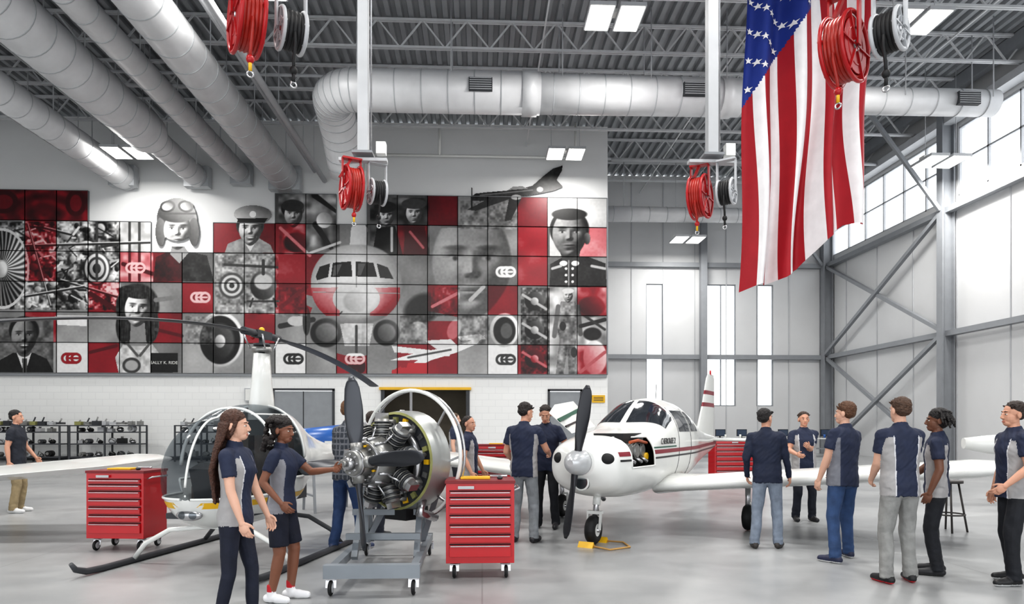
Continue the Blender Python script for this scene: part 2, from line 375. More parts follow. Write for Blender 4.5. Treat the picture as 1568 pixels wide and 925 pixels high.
E(272,326,29,16,.42,0,.1,.25,True); E(258,317,12,9,.22,-12,.1,.2,True);E(286,317,12,9,.22,12,.1,.2,True);E(258,317,8.5,6,.8,-12,.2,-.4);E(286,317,8.5,6,.72,12,.2,-.4); LN(243,328,302,328,3,.25)
PG([(345,388),(350,374),(370,366),(398,366),(415,376),(420,388)],.6,True,tx=.2); PG([(372,366),(396,366),(384,386)],.88)
hairE(384,346,21,20,.14,0,True)
face(384,353,24,.82,.12,True)
E(388,329,29,14,.62,0,.08,-.25,True); PG([(363,335),(411,335),(406,342),(368,342)],.08,True); E(388,329,5,5,.95,0,.1)
G[:]=np.where(RG(331,390,427,482)>0,np.clip(.6+.4*N2+.3*N3,.1,.95),G)
for r_,v in((20,.3),(16,.85),(12,.3),(8,.85),(4,.2)): E(356,438,r_,r_,v,0,.1)
E(404,438,20,22,.3,0,.1,.3);E(404,432,14,12,.8,0,.2);LN(345,406,425,410,4,.2);LN(380,462,427,462,3,.2);LN(404,400,404,420,5,.2);LN(388,458,384,470,3,.2);LN(420,458,424,470,3,.2)
NT=False
cl=RG(427,298,521,390); G[:]=np.where(cl>0,np.clip(.5+.5*N1+.5*N2,.06,.95),G)
E(449,320,18,14,.22,0,.1,.2);face(450,330,19,.7,.1)
E(449,316,17,9,.2,0,.1); LN(482,300,522,330,9,.08,False,4);LN(484,345,514,390,10,.08,False,5);E(497,338,12,12,.8,0,.1,-.3);E(455,372,20,15,.2,0,.2,.3);LN(430,350,475,392,5,.8); LN(476,388,521,372,4,.85)
cl=RG(567,304,658,392); G[:]=np.where(cl>0,np.clip(.32+.4*N1+.4*N2,.05,.9),G)
PG([(570,392),(577,350),(605,346),(617,392)],.08);PG([(618,392),(620,350),(650,345),(657,392)],.2)
face(592,332,16,.82,.1);E(590,318,17,9,.16,0,.1);face(634,328,17,.78,.12);E(634,313,19,8,.28,0,.1)
LN(600,350,600,385,4,.85); LN(628,356,648,380,4,.75)
face(722,405,84,.66,.3,op=.62,clip=RG(613,350,930,486)*(PX<800))
# airliner seen from the front
NT=True
c1=RG(470,330,660,574)
PG([(470,452),(540,470),(614,468),(700,486),(700,492),(614,492),(540,500),(470,468)],.55)
E(546,492,72,54,.55,0,.10,.1,clip=c1)
PG([(534,400),(560,400),(563,350),(549,334),(538,350)],.9,op=1)
u=(PX-546)/71; v=(PY-436)/62; k=(np.abs(u)**2.3+np.abs(v)**2.1)**.45; a=np.clip((1-k)/.04,0,1)*c1
blend(a,np.clip(1.0-.5*np.clip(k-.5,0,1)-.30*np.clip(v-.2,0,1)-.22*np.clip(u,0,1)-.08*np.clip(-u,0,1),0,1))
tint[(a>.5)&(PX<521)&(PY>441)&(PY<484)]=1
tint[(a>.5)&(PX>567)&(PX<613)&(PY>441)&(PY<484)]=1
PG([(484,424),(490,409),(506,404),(503,425),(486,430)],.08); PG([(507,425),(510,403),(538,401),(540,424)],.07); PG([(545,424),(545,401),(572,403),(578,425)],.09); PG([(582,426),(577,404),(594,410),(603,428)],.12)
PG([(512,407),(524,405),(516,423),(510,423)],.38); PG([(549,404),(560,404),(553,422),(548,422)],.36)
LN(488,434,600,434,1.2,.6); E(546,458,36,26,.9,0,.5,.1); E(546,462,20,17,.82,0,.2,.15); LN(546,424,546,440,1.2,.6); LN(480,448,612,450,1.2,.6)
LN(524,478,520,482,2,.3)
NT=False
E(500,510,24,22,.1,0,.12,.3);E(500,510,17,15,.42,0,.2,.2);E(592,510,20,20,.12,0,.12,.3);E(592,510,14,14,.4,0,.2,.2);PG([(521,496),(572,496),(566,530),(528,530)],.8,tx=.2)
LN(546,500,546,560,4,.25); E(540,562,7,10,.08);E(553,562,7,10,.08)
E(646,474,22,28,.12,60,.3);E(640,505,14,12,.75,0,.2,.3);LN(430,500,480,490,8,.15)
E(455,492,14,8,.8);E(470,492,6,22,.2)
E(772,506,22,26,.88,0,.08,.2);E(772,507,17,21,.1,0,.1);E(775,507,9,12,.35,0,.2);E(715,500,18,12,.75,0,.3,.2)
NT=True
PG([(598,552),(640,540),(700,530),(742,514),(730,527),(700,540),(660,552),(620,572),(612,570),(640,552)],.95);PG([(650,522),(690,520),(700,530),(670,536)],.9);PG([(600,530),(690,540),(688,546),(604,540)],.92)
PG([(700,516),(735,512),(745,520),(706,522)],.92);LN(625,548,690,536,3,.3)
G[:]=np.where(RG(841,300,930,394)>0,.82+.15*N1,G)
PG([(841,440),(842,405),(862,394),(900,394),(926,404),(928,440)],.11,tx=.1);PG([(856,384),(888,384),(884,404),(862,404)],.22)
E(871,352,30,30,.05,0,.08);face(871,360,36,.5,.05)
E(871,329,27,9,.05,0,.15);E(898,366,5,9,.3,0,.2,.2)
LN(870,400,870,440,2,.6);E(862,404,6,4,.9);E(880,404,6,4,.9);LN(845,412,858,408,4,.75);LN(925,412,905,408,4,.75)
for y in(412,422,432): E(866,y,2,2,.9);E(876,y,2,2,.9)
NT=False
cl=RG(841,441,930,574); G[:]=np.where(cl>0,np.clip(.72+.4*N2+.3*N1,.1,.97),G)
NT=True
PG([(858,462),(880,462),(887,500),(880,530),(883,574),(870,574),(868,535),(862,574),(850,574),(856,520),(850,492)],.5,tx=.5);LN(854,470,848,515,7,.42);LN(884,470,888,512,7,.35);face(869,454,10,.7,.1);E(869,446,9,4,.85);E(861,500,5,7,.15);E(878,540,5,8,.2)
NT=False
E(905,470,20,16,.3,0,.2,.3);LN(888,500,925,490,6,.12);LN(888,480,925,505,4,.2);E(906,512,14,10,.12,0,.2);E(910,548,18,26,.85,0,.1,.2);LN(888,570,925,540,5,.7)
cl=RG(797,441,841,574); G[:]=np.where(cl>0,np.clip(.28+.5*N2+.4*N3,.05,.9),G)
for y in(462,506,550): E(818,y,15,14,.15,0,.1,.3);LN(800,y-10,836,y+12,4,.75);E(818,y,6,6,.7,0,.2,.3)
for x0,y0 in((660,441),(613,484),(705,484),(705,308),(750,308),(427,441),(285,484)):
    G[:]=np.where(RG(x0,y0,x0+44,y0+44)>0,G*.55+.45*np.clip(.45+.7*N2+.4*N3,0,1),G)
E(695,505,10,16,.75,20,.2);LN(662,470,700,450,5,.8);LN(720,460,740,440,6,.75)
PG([(86,484),(135,484),(135,500),(90,498)],.95);LN(140,450,180,475,7,.2);LN(140,540,180,530,5,.3);LN(240,460,280,455,7,.5);LN(240,505,280,515,5,.3);LN(432,470,470,440,6,.4)
NT=True
PG([(720,303),(728,297),(745,295),(770,293),(792,291),(815,285),(832,270),(846,259),(861,254),(860,262),(852,276),(862,287),(848,293),(828,297),(800,302),(770,306),(735,309),(723,308)],.16,True,tx=.12)
PG([(752,303),(715,322),(728,324),(782,305)],.2,True);PG([(778,292),(786,286),(800,286),(808,290)],.55,True);PG([(780,300),(800,300),(782,338),(772,340)],.16,True);LN(722,289,722,320,2.5,.12,True);LN(735,300,815,292,2,.42);E(826,291,5,4,.7);E(790,303,8,4,.6)
NT=False
def logo(cx,cy,fg,bg):
    for q in(-1,0,1):
        x=cx+q*7.2; E(x,cy,8.5,8.5,fg,0,.12);E(x,cy,4.6,4.6,bg,0,.2)
    LN(cx-5,cy-7,cx+8,cy-7,3,fg);LN(cx-5,cy+7,cx+8,cy+7,3,fg);LN(cx-4,cy,cx+10,cy,3,fg)
logo(111,549,.02,.93); logo(450,550,.12,.93);logo(774,551,.2,.93);logo(544,550,.97,.4);logo(308,456,.97,.45);logo(209,411,.97,.45);logo(774,417,.95,.45)
G=np.clip(G+.04*N3,0,1)
def L3(c): return np.array(lin(c))
lum=G; rgb=np.stack([ (np.where(lum<=.04045,lum/12.92,((lum+.055)/1.055)**2.4)) ]*3,-1)
xp=[0,.35,.6,.8,1]; rc=[L3((26,6,9)),L3((96,18,28)),L3((158,28,42)),L3((205,120,126)),L3((236,205,206))]
redrgb=np.stack([np.interp(lum,xp,[c[i] for c in rc]) for i in range(3)],-1)
rgb=np.where((tint==1)[...,None],redrgb,rgb)
lg=(np.hypot(PX-111,PY-549)<24)&(G<.5); rgb[lg]=L3((160,24,38))
jet=(RG(598,548,660,574)>0)&(G>.6)&(PY>556); rgb[jet]=L3((190,40,50))
rgb=rgb*.9
idx=np.arange(nx*nz).reshape(nz,nx)
fm=A[:-1,:-1]&A[1:,1:]
q=np.stack([idx[:-1,:-1][fm],idx[:-1,1:][fm],idx[1:,1:][fm],idx[1:,:-1][fm]],-1)
me=bpy.data.meshes.new('wall_mural')
used=np.unique(q); remap=np.zeros(nx*nz,int); remap[used]=np.arange(len(used)); q=remap[q]
co=np.stack([XX.ravel()[used],np.full(len(used),30.9),ZZ.ravel()[used]],-1)
me.vertices.add(len(co)); me.vertices.foreach_set('co',co.astype(np.float32).ravel())
me.loops.add(len(q)*4); me.loops.foreach_set('vertex_index',q.astype(np.int32).ravel())
me.polygons.add(len(q)); me.polygons.foreach_set('loop_start',np.arange(0,len(q)*4,4,dtype=np.int32))
me.update(); me.validate()
ca=me.color_attributes.new('print','FLOAT_COLOR','POINT'); cc=np.ones((len(used),4),np.float32); cc[:,:3]=rgb.reshape(-1,3)[used]; ca.data.foreach_set('color',cc.ravel())
mm=bpy.data.materials.new('printed_mural'); mm.use_nodes=True; nt=mm.node_tree; at=nt.nodes.new('ShaderNodeAttribute'); at.attribute_name='print'; nt.links.new(at.outputs['Color'],nt.nodes['Principled BSDF'].inputs['Base Color']); nt.nodes['Principled BSDF'].inputs['Roughness'].default_value=.4
me.materials.append(mm); mural=bpy.data.objects.new('print_surface',me); sc.collection.objects.link(mural)
em=bpy.data.objects.new('wall_mural',None); sc.collection.objects.link(em); mural.parent=em
mb=MB(); jt=mat('panel_joint',(112,114,116),.5)
for r in range(6):
    for c in range(ncol):
        if G0[r][c]=='_': continue
        x=X0+c*TW; z=Z0+(5-r)*TH
        mb.box((x+TW/2,30.955,z+TH/2),(TW,.09,TH),jt)
        for a_,b_,w_,h_ in((x,z+TH/2,.024,TH),(x+TW,z+TH/2,.024,TH),(x+TW/2,z,TW,.024),(x+TW/2,z+TH,TW,.024)): mb.box((a_,30.89,b_),(w_,.02,h_),jt)
mb.obj('panel_frames',fix=False,parent=em)
mb=MB(); mb.box(((X0+U0)/2,30.93,Z0-.08),(U0-X0,.14,.1),steel); mb.box((U0+.03,30.93,Z0+TH*3),(.05,.14,TH*6),steel); mb.obj('mural_rail',fix=False,parent=em)
cu=bpy.data.curves.new('name_card_text','FONT'); cu.body='SALLY K. RIDE'; cu.size=.19; cu.align_x='CENTER'; cu.align_y='CENTER'; cu.extrude=.002
to=bpy.data.objects.new('name_card_text',cu); sc.collection.objects.link(to); to.location=(-14.08,30.885,4.317); to.rotation_euler=(math.pi/2,0,0); to.parent=em; cu.materials.append(whiteP)

# ------------------------------------------------------------ ducts & pipes
ZH=15.17
def ductrun(mb,path,rs,rib=.9):
    path=[V(p) for p in path]
    mb.tube(path,rs,ductM,28)
    for i in range(len(path)-1):
        a,b=path[i],path[i+1]; L=(b-a).length; n=int(L/rib)
        for k in range(n+1):
            t=(k+.5)/(n+1) if L>rib else .5
            p=a+(b-a)*t; r=rs[i]+(rs[i+1]-rs[i])*t
            mb.tube([p-(b-a).normalized()*.015,p+(b-a).normalized()*.015],r+.012,ductB,28)
mb=MB()
el=[]
for i in range(9):
    a=math.pi/2*i/8; el.append((-4.1-.95*math.sin(a),23.45-.95*math.cos(a),12.5))
ductrun(mb,[(1.9,22.5,12.5),(-4.1,22.5,12.5)]+el[1:]+[(-5.1,24.0,12.45),(-5.15,25,12.15),(-5.2,26,11.6),(-5.2,26.4,11.1)],[.66]*13+[.6])
ductrun(mb,[(1.9,22.5,12.5),(8.6,22.5,12.5)],[.63,.6])
ductrun(mb,[(8.6,22.5,12.5),(9.4,22.5,12.5)],[.6,.45]); ductrun(mb,[(9.4,22.5,12.5),(17.4,22.5,12.5)],[.45,.43])
mb.tube([(1.3,22.5,12.5),(1.8,22.5,12.5)],.71,ductM,28); mb.tube([(7.9,22.5,12.5),(8.3,22.5,12.5)],.65,ductM,28)
for x in(-.05,6.9,16.2):
    mb.box((x,21.9 if x<9 else 22.1,12.45),(.75,.2,.42),dkgrey)
    for i in range(6): mb.box((x,21.79 if x<9 else 21.99,12.28+i*.07),(.7,.03,.02),steelL)
for x in(-4,-1,2.6,5.5,8,11,14,17):
    for dy in(-.5,.5): mb.cyl((x,22.5+dy,12.5),(x,22.5+dy,ZH),.02,steelL,n=6)
mb.obj('supply_air_duct')
mb=MB()
for x,z,r,y0,y1,r2 in((-8.7,12.45,.62,4,30.4,.62),(-10.6,12.6,.4,4,30.4,.4),(-12.5,12.45,.75,4,26,.48),(-15.7,12.45,.55,17,30.4,.5)):
    if r!=r2 : ductrun(mb,[(x,y0,z),(x,y1,z),(x,y1+.7,z),(x,30.5,z)],[r,r,r2,r2])
    else: ductrun(mb,[(x,y0,z),(x,30.6,z)],[r,r])
    mb.box((x,30.6,z),(r2*2.2,.4,max(.9,r2*1.7)),ductB)
    for y in(12,17,21,25,29):
        for dx in(-r*.8,r*.8): mb.cyl((x+dx,y,z),(x+dx,y,ZH),.02,steelL,n=6)
ductrun(mb,[(-15.7,17,12.45),(-16.2,16,12.45),(-17.4,15.4,12.45),(-24,15.4,12.45)],[.58]*4)
mb.obj('return_air_duct')
mb=MB(); 
ductrun(mb,[(6,33.5,12.),(18.4,33.5,12.)],[.38,.33])
for x in(7,11,15,18): mb.cyl((x,33.5,12),(x,33.5,ZH),.02,steelL,n=6)
mb.obj('far_bay_air_duct')
mb=MB()
for x,z,r in((-7.05,12.5,.11),(-7.5,12.9,.06),(-11.6,13.4,.06),(-14,13.4,.08),(-13.7,13.6,.05),(-17.5,13.2,.1),(-16.7,13.5,.06),(-18.4,13.6,.06),(-9.7,13.5,.05)):
    mb.cyl((x,6,z),(x,30.9,z),r,steelL,n=10)
    for y in(12,18,24,29): mb.cyl((x,y,z),(x,y,ZH),.015,steelL,n=6)
mb.cyl((-5.2,30.6,13.6),(4.2,30.6,13.6),.06,whiteP,n=8)
mb.cyl((-1.9,30.6,13.6),(-1.9,30.6,ZH),.06,whiteP,n=8); mb.cyl((4.2,30.6,13.6),(4.2,30.6,ZH),.05,whiteP,n=8);mb.cyl((-5.2,30.6,13.6),(-5.2,30.6,12.4),.05,whiteP,n=8)
mb.cyl((6,31.5,13.9),(18.6,31.5,13.9),.08,steelL,n=8);mb.cyl((-25.9,24.6,14.0),(19,24.6,14.0),.06,steelL,n=8)
mb.obj('ceiling_pipes')

# ------------------------------------------------------------ lamps
def lamp(x,y,z,rot=0,w=470):
    mb=MB(); mb.M=place(x,y,rot)
    for dx in(-.42,.42):
        mb.box((dx,0,z),(.72,1.25,.1),steelL); mb.box((dx,0,z-.055),(.64,1.15,.012),lampE)
    mb.box((0,0,z+.1),(1.5,.3,.1),whiteP)
    for dx in(-.6,.6): mb.cyl((dx,0,z),(dx,0,ZH),.012,steelL,n=6)
    ob=mb.obj('high_bay_lamp',fix=False)
    l=bpy.data.lights.new('lamp_light','AREA'); l.shape='RECTANGLE'; l.size=1.5; l.size_y=1.2; l.energy=w; l.color=(1,.98,.95)
    o=bpy.data.objects.new('lamp_light',l); o.location=(x,y,z-.09); sc.collection.objects.link(o); o.parent=ob
for x,y,z in((-14.2,28.0,12.5),(3.5,28.6,13),(3.7,19,13),(12.2,18.8,13),(17.4,25.2,11.6),(10.4,34.2,11),(-6,18,13),(-18,18,13),(-6,9,13),(4,9,13),(13,9,13),(-15,9,13),(4,1,13),(-6,1,13)):
    lamp(x,y,z,0,290 if y>27 else 510)

# ------------------------------------------------------------ hose reels
def reel(x,y,zr,ang,zp):
    mb=MB(); mb.M=place(x,y,0)
    mb.box((0,0,(zp+ZH)/2),(.17,.17,ZH-zp),steelL); mb.box((0,0,zp),(.34,.3,.04),steel); mb.box((0,0,zp-.1),(.8,.14,.05),steelL)
    mb.box((.3,0,zp+.1),(.16,.14,.2),whiteP); mb.cyl((.13,0,zp),(.13,0,ZH),.015,chrome,n=6)
    mb.M=place(x,y,ang)
    for cx,m,hose,r in((-.2,redD,mat('red_hose',(160,36,26),.4,var=.15,vs=10),.35),(.24,steelL,dark,.2)):
        for e in(-.11,.11):
            mb.torus((cx+e,0,zr),(1,0,0),r,.022,m); mb.torus((cx+e,0,zr),(1,0,0),r*.55,.015,m,n=20,k=6)
            for i in range(6):
                a=i*math.pi/3; mb.bar((cx+e,0,zr),(cx+e,r*math.cos(a),zr+r*math.sin(a)),.05,.015,m)
            mb.cyl((cx+e-.008,0,zr),(cx+e+.008,0,zr),r*.8 if cx<0 else r*.62,m if cx<0 else chrome,n=24)
        for i in range(5):
            mb.torus((cx-.08+i*.04,0,zr),(1,0,0),r*.86,.026,hose,n=28,k=6); 
            if i<4: mb.torus((cx-.06+i*.04,0,zr),(1,0,0),r*.76,.026,hose,n=24,k=6)
        mb.cyl((cx-.13,0,zr),(cx+.13,0,zr),.06,chrome)
        mb.bar((cx-.15,0,zr),(cx-.15,0,zp-.1),.08,.02,m); mb.bar((cx+.15,0,zr),(cx+.15,0,zp-.1),.08,.02,m)
        mb.bar((cx-.16,-.02,zp-.12),(cx+.16,-.02,zp-.12),.12,.03,m)
        zb=zr-r-.14 if cx<0 else zr-r-.25
        mb.tube([(cx,-r*.8,zr),(cx,-r*.8,zr-.2),(cx,-r*.5,zb+.1),(cx,-r*.45,zb)],.017,hose,8)
        mb.ell((cx,-r*.45,zb),(.04,.04,.045),dark if cx>0 else redD); mb.cyl((cx,-r*.45,zb),(cx,-r*.45,zb-.12),.018,yellow if cx<0 else dark,n=8)
        mb.torus((cx,-r*.45,zb-.15),(0,1,0),.03,.009,chrome,n=12,k=6)
    mb.bar((-.4,0,zr+.15),(-.2,0,zp-.1),.05,.04,redD)
    return mb.obj('ceiling_hose_reel')
reel(-2.0,11.6,5.5,25,6.1); reel(3.85,11.3,5.4,-35,6.05); reel(-2.2,7.1,5.65,30,6.3); reel(3.95,6.9,5.5,-50,6.2)

# ------------------------------------------------------------ flag
def fsurf(u,v):
    zt=13.2-.3*u; bot=np.interp(u,[0,.35,.5,.62,.8,.92,1],[4.75,5.05,5.35,5.9,6.35,6.3,6.5]); z=zt+(bot-zt)*v
    x=6.3+(3.0+.05*v)*u-.12*v+ .05*math.sin(9*v+6*u)
    y=16+ (.14+.16*v)*math.sin(u*24+2.2*v)+.12*math.sin(u*11-3*v)+.05*math.sin(7*v+u*5)
    return V((x,y,z))
fR=mat('flag_red_cloth',(158,18,34),.7,bump=.1);fW=mat('flag_white_cloth',(226,224,226),.7);fB=mat('flag_blue_cloth',(24,48,128),.7)
mb=MB(); nu,nv=13*10,150
rings=[[fsurf(j/nu,i/nv) for j in range(nu+1)] for i in range(nv+1)]
n=nu+1; mb.v=[tuple(p) for r in rings for p in r]
def lim_(u): return .485-.30*u/(7/13)*.95
for i in range(nv):
    for j in range(nu):
        u=(j+.5)/nu; v=(i+.5)/nv; m=fR if int(u*13)%2==0 else fW
        if u<7/13 and v<lim_(u): m=fB
        a=i*n+j; mb.f.append((a,a+1,a+1+n,a+n)); mb.m.append(mb.mi(m)); mb.sm.append(True)
for r in range(11):
    for c in range(9):
        if (r+c)%2: continue
        u=(c+.8)/9.6*7/13; v=lim_(u)-.03-(r)*.043
        if v<0.02: continue
        pts=[]
        for k in range(10):
            rr_=.095 if k%2==0 else .04; a=math.pi/2+k*math.pi/5
            pts.append(fsurf(u+rr_*math.cos(a)/2.75,v-rr_*math.sin(a)/8.2)+V((0,-.02,0)))
        cpt=fsurf(u,v)+V((0,-.02,0)); mb.add([cpt]+pts,[(0,1+k,1+(k+1)%10) for k in range(10)],fW)
top=[fsurf(j/20,0) for j in range(21)]
mb.bar(top[0]+V((-.2,0,.03)),top[-1]+V((.2,0,.03)),.05,.05,steelL)
mb.cyl(top[1],(top[1].x,top[1].y,ZH),.015,dkgrey,n=6); mb.cyl(top[-1],(top[-1].x,top[-1].y,ZH),.015,dkgrey,n=6)
mb.obj('american_flag',fix=False)

# ------------------------------------------------------------ lofted body helpers
def interp_st(st,ts):
    a=np.array(st); out=[]
    for t in ts: out.append([sum(np.interp(t+dt,a[:,0],a[:,c]) for dt in(-.08,-.04,0,.04,.08))/5 for c in range(1,a.shape[1])])
    return out
def superring(t,zb,zt,hw,n=48,e=2.6,taper=0):
    a=np.linspace(0,2*np.pi,361); zc=(zb+zt)/2;hh=(zt-zb)/2; c,s=np.cos(a),np.sin(a)
    y=hw*np.sign(c)*np.abs(c)**(2/e); z=hh*np.sign(s)*np.abs(s)**(2/e)
    y=np.where(s>0,y*(1-taper*(z/hh)**2),y)
    L=np.concatenate([[0],np.cumsum(np.hypot(np.diff(y),np.diff(z)))]); u=np.linspace(0,L[-1],n,endpoint=False)
    yy=np.interp(u,L,y); zz=np.interp(u,L,z)+zc
    return [(t,float(p),float(q)) for p,q in zip(yy,zz)]
class Hull:
    def __init__(s,stf,e,tpf): s.stf=stf;s.e=e;s.tpf=tpf
    def S(s,t,z,sg,off=.004):
        zb,zt,hw=s.stf(t); zc=(zb+zt)/2;hh=(zt-zb)/2; zn=max(-.999,min(.999,(z-zc)/hh)); y=hw*(1-abs(zn)**s.e)**(1/s.e)
        if zn>0: y*=1-s.tpf(t)*zn*zn
        return V((t,sg*(y+off),zc+zn*hh))
    def P(s,t,deg,off=.004):
        zb,zt,hw=s.stf(t); zc=(zb+zt)/2;hh=(zt-zb)/2; a=math.radians(deg); c,q=math.cos(a),math.sin(a)
        y=math.copysign(abs(c)**(2/s.e),c); z=math.copysign(abs(q)**(2/s.e),q)
        ny=math.copysign(abs(y)**(s.e-1),y)/hw; nz_=math.copysign(abs(z)**(s.e-1),z)/hh; l=math.hypot(ny,nz_)+1e-9
        yy=y*hw*(1-s.tpf(t)*z*z if z>0 else 1)
        return V((t-off*.3,yy+off*ny/l,zc+z*hh+off*nz_/l))
    def ribbon(s,mb,t0,t1,z0,z1,m,n=60,off=.004,sides=(-1,1)):
        for sg in sides:
            mb.grid([[s.S(t0+(t1-t0)*i/n,z0(t0+(t1-t0)*i/n)+(z1(t0+(t1-t0)*i/n)-z0(t0+(t1-t0)*i/n))*j/3,sg,off) for i in range(n+1)] for j in range(4)],m)
def airfoil(le,ch,th,y,z,n=12):
    up=[];lo=[]
    for i in range(n+1):
        x=(1-math.cos(math.pi*i/n))/2; yt=5*th*(.2969*math.sqrt(x)-.126*x-.3516*x*x+.2843*x**3-.1036*x**4)
        up.append((le+x*ch,y,z+yt*ch*1.1)); lo.append((le+x*ch,y,z-yt*ch*.8))
    return up+lo[-2:0:-1]
maroon=mat('stripe_maroon',(130,28,44),.3); black=mat('stripe_black',(28,30,32),.3); green=mat('stripe_green',(30,84,66),.35)
bladeM=mat('prop_blade_black',(44,45,50),.35,.2)
def prop(mb,c,n,L,w,a0,m,tip=None,root=.035):
    c=V(c)
    for i in range(n):
        a=a0+2*math.pi*i/n; rd=V((0,math.cos(a),math.sin(a))); tg=V((0,-math.sin(a),math.cos(a))); rings=[]
        for k in range(15):
            t=k/14; r=.05+t*(L-.05); ww=np.interp(t,[0,.12,.3,.6,.9,1],[root*2,root*2,w*.85,w,w*.8,w*.25]); hh=np.interp(t,[0,.12,.3,1],[root*2,root*2,w*.3,w*.08]); tw=math.radians(np.interp(t,[0,.15,1],[60,55,18]))
            cx=tg*math.cos(tw)+V((1,0,0))*math.sin(tw); cy=tg*-math.sin(tw)+V((1,0,0))*math.cos(tw)
            rings.append([c+rd*r+cx*math.cos(q)*ww/2+cy*math.sin(q)*hh/2 for q in [2*math.pi*j/14 for j in range(14)]])
        mb.loft(rings,m)
# ------------------------------------------------------------ airplane
def airplane(M,name,opened=True):
    mb=MB(); mb.M=M
    st=[(.18,.98,1.18,.10),(.22,.86,1.27,.30),(.28,.77,1.32,.42),(.4,.69,1.36,.49),(.7,.61,1.42,.54),(1.0,.58,1.46,.57),(1.4,.57,1.50,.59),(1.65,.57,1.54,.60),(2.0,.57,1.76,.60),(2.3,.57,1.91,.60),(2.8,.57,1.96,.60),(3.4,.60,1.92,.58),(3.9,.66,1.80,.52),(4.5,.76,1.62,.42),(5.3,.88,1.47,.31),(6.2,.98,1.38,.20),(7.0,1.08,1.32,.10),(7.2,1.14,1.28,.03)]
    tp=lambda t: float(np.interp(t,[1.6,2.2,3.6,4.5],[0,.22,.22,0]))
    stf=lambda t: interp_st(st,[t])[0]
    H=Hull(stf,2.7,tp)
    ts=list(np.linspace(.18,.6,24))+list(np.linspace(.62,1.32,36))+list(np.linspace(1.36,4.2,60))+list(np.linspace(4.3,7.2,36))
    def mf(c):
        t,y,z=c
        if opened and y<-.3 and .62<t<1.32 and 1.0<z<1.38: return None
        return whiteP
    mb.loft([superring(t,*stf(t),n=150 if opened else 60,e=2.7,taper=tp(t)) for t in ts],whiteP,matfn=mf)
    C=lambda v:(lambda t:v)
    # cheat lines, windows and windshield applied on the skin
    H.ribbon(mb,1.34,7.05,C(1.15),C(1.205),maroon); H.ribbon(mb,1.34,7.05,C(1.085),C(1.11),black)
    H.ribbon(mb,.36,.60,C(1.15),C(1.205),maroon,n=16); H.ribbon(mb,.36,.60,C(1.085),C(1.11),black,n=16); H.ribbon(mb,.62,1.32,C(1.15),C(1.205),maroon,n=16,sides=(1,))
    H.ribbon(mb,1.34,2.3,lambda t:1.225,lambda t:1.245,green,n=20)
    H.ribbon(mb,2.5,3.10,C(1.44),C(1.76),tintW,n=16); H.ribbon(mb,3.20,3.82,C(1.44),lambda t:1.75-max(0,t-3.3)*.45,tintW,n=16)
    for sg in(-1,1):
        rows=[]
        for j in range(15):
            f=j/14; a=91.8+f*62; t0=1.70+.30*f**1.5; t1=2.30+.08*f; r=[]
            for i in range(12):
                p=H.P(t0+(t1-t0)*i/11,a,.005); r.append(V((p.x,p.y*(-1 if sg>0 else 1),p.z)))
            rows.append(r)
        mb.grid(rows,tintW)
        for z0,z1,t in((.75,1.8,2.45),(.78,1.8,3.15)):
            mb.tube([H.S(t,z0+(z1-z0)*i/12,sg,.001) for i in range(13)],.005,dkgrey,6)
    if opened:
        fr=[H.S(.61+.72*i/12,1.0,-1,0) for i in range(13)]+[H.S(1.33,1.0+.38*i/8,-1,0) for i in range(1,9)]+[H.S(1.33-.72*i/12,1.38,-1,0) for i in range(1,13)]+[H.S(.61,1.38-.38*i/8,-1,0) for i in range(1,9)]
        mb.tube(fr,.013,whiteP,8)
        mb.box((.98,-.2,1.18),(.7,.4,.5),dark)  # dark block paints in the shade inside the open engine bay
        for t in(.72,.98,1.2):
            mb.cyl((t,-.2,1.2),(t,-.47,1.2),.085,alu,n=14)
            for k in range(6): mb.cyl((t,-.24-k*.04,1.2),(t,-.255-k*.04,1.2),.105,alu,n=14)
            mb.tube([(t,-.42,1.12),(t+.05,-.5,1.06),(t+.15,-.45,1.03)],.025,chrome,8)
        mb.tube([(.65,-.48,1.32),(.9,-.50,1.34),(1.3,-.48,1.3)],.02,mat('orange_hose',(170,80,40),.5),8)
        mb.box((1.1,-.42,1.33),(.18,.1,.08),black); mb.cyl((1.28,-.4,1.12),(1.28,-.50,1.12),.05,yellow,n=12)
        P=[(.5,.25,1.43),(1.4,.3,1.52),(1.4,.62,1.86),(.95,.70,1.80),(.5,.56,1.68)]
        mb.prism(P,(0,.015,.02),whiteP)
        mb.prism([(.5,.42,1.575),(1.4,.5,1.74),(1.4,.54,1.78),(.5,.46,1.61)],(0,-.01,.012),green); mb.prism([(.5,.33,1.50),(1.4,.4,1.64),(1.4,.42,1.66),(.5,.35,1.52)],(0,-.01,.012),black)
        mb.cyl((1.3,.45,1.5),(1.3,.5,1.74),.01,chrome,n=6)
    sp=[]
    for i in range(10):
        t=i/9; rr_=.165*math.sqrt(1-(1-max(t,.03))**2); sp.append([( .28*t-.1, rr_*math.cos(a), 1.08+rr_*math.sin(a)) for a in [2*math.pi*j/24 for j in range(24)]])
    mb.loft(sp,mat('spinner_grey',(196,198,200),.25,.3))
    prop(mb,(.09,0,1.08),2,.95,.17,math.radians(99),bladeM,None,.045)
    for yy in(-.285,.285):
        mb.ell((.315,yy,1.12),(.09,.125,.09),dark,n=28,k=14)  # air inlets: dark ellipsoids stand in for the shade inside the openings
    mb.cyl((.225,0,.83),(.36,0,.83),.10,chrome,n=28); mb.ell((.225,0,.83),(.02,.08,.08),glassD,n=24); mb.torus((.225,0,.83),(1,0,0),.097,.012,whiteP)
    mb.cyl((.78,0,.7),(.66,0,.34),.035,chrome); mb.cyl((.76,0,.66),(.72,0,.5),.05,whiteP)
    for yy in(-.085,.085): mb.bar((.66,yy,.4),(.62,yy,.19),.02,.05,whiteP)
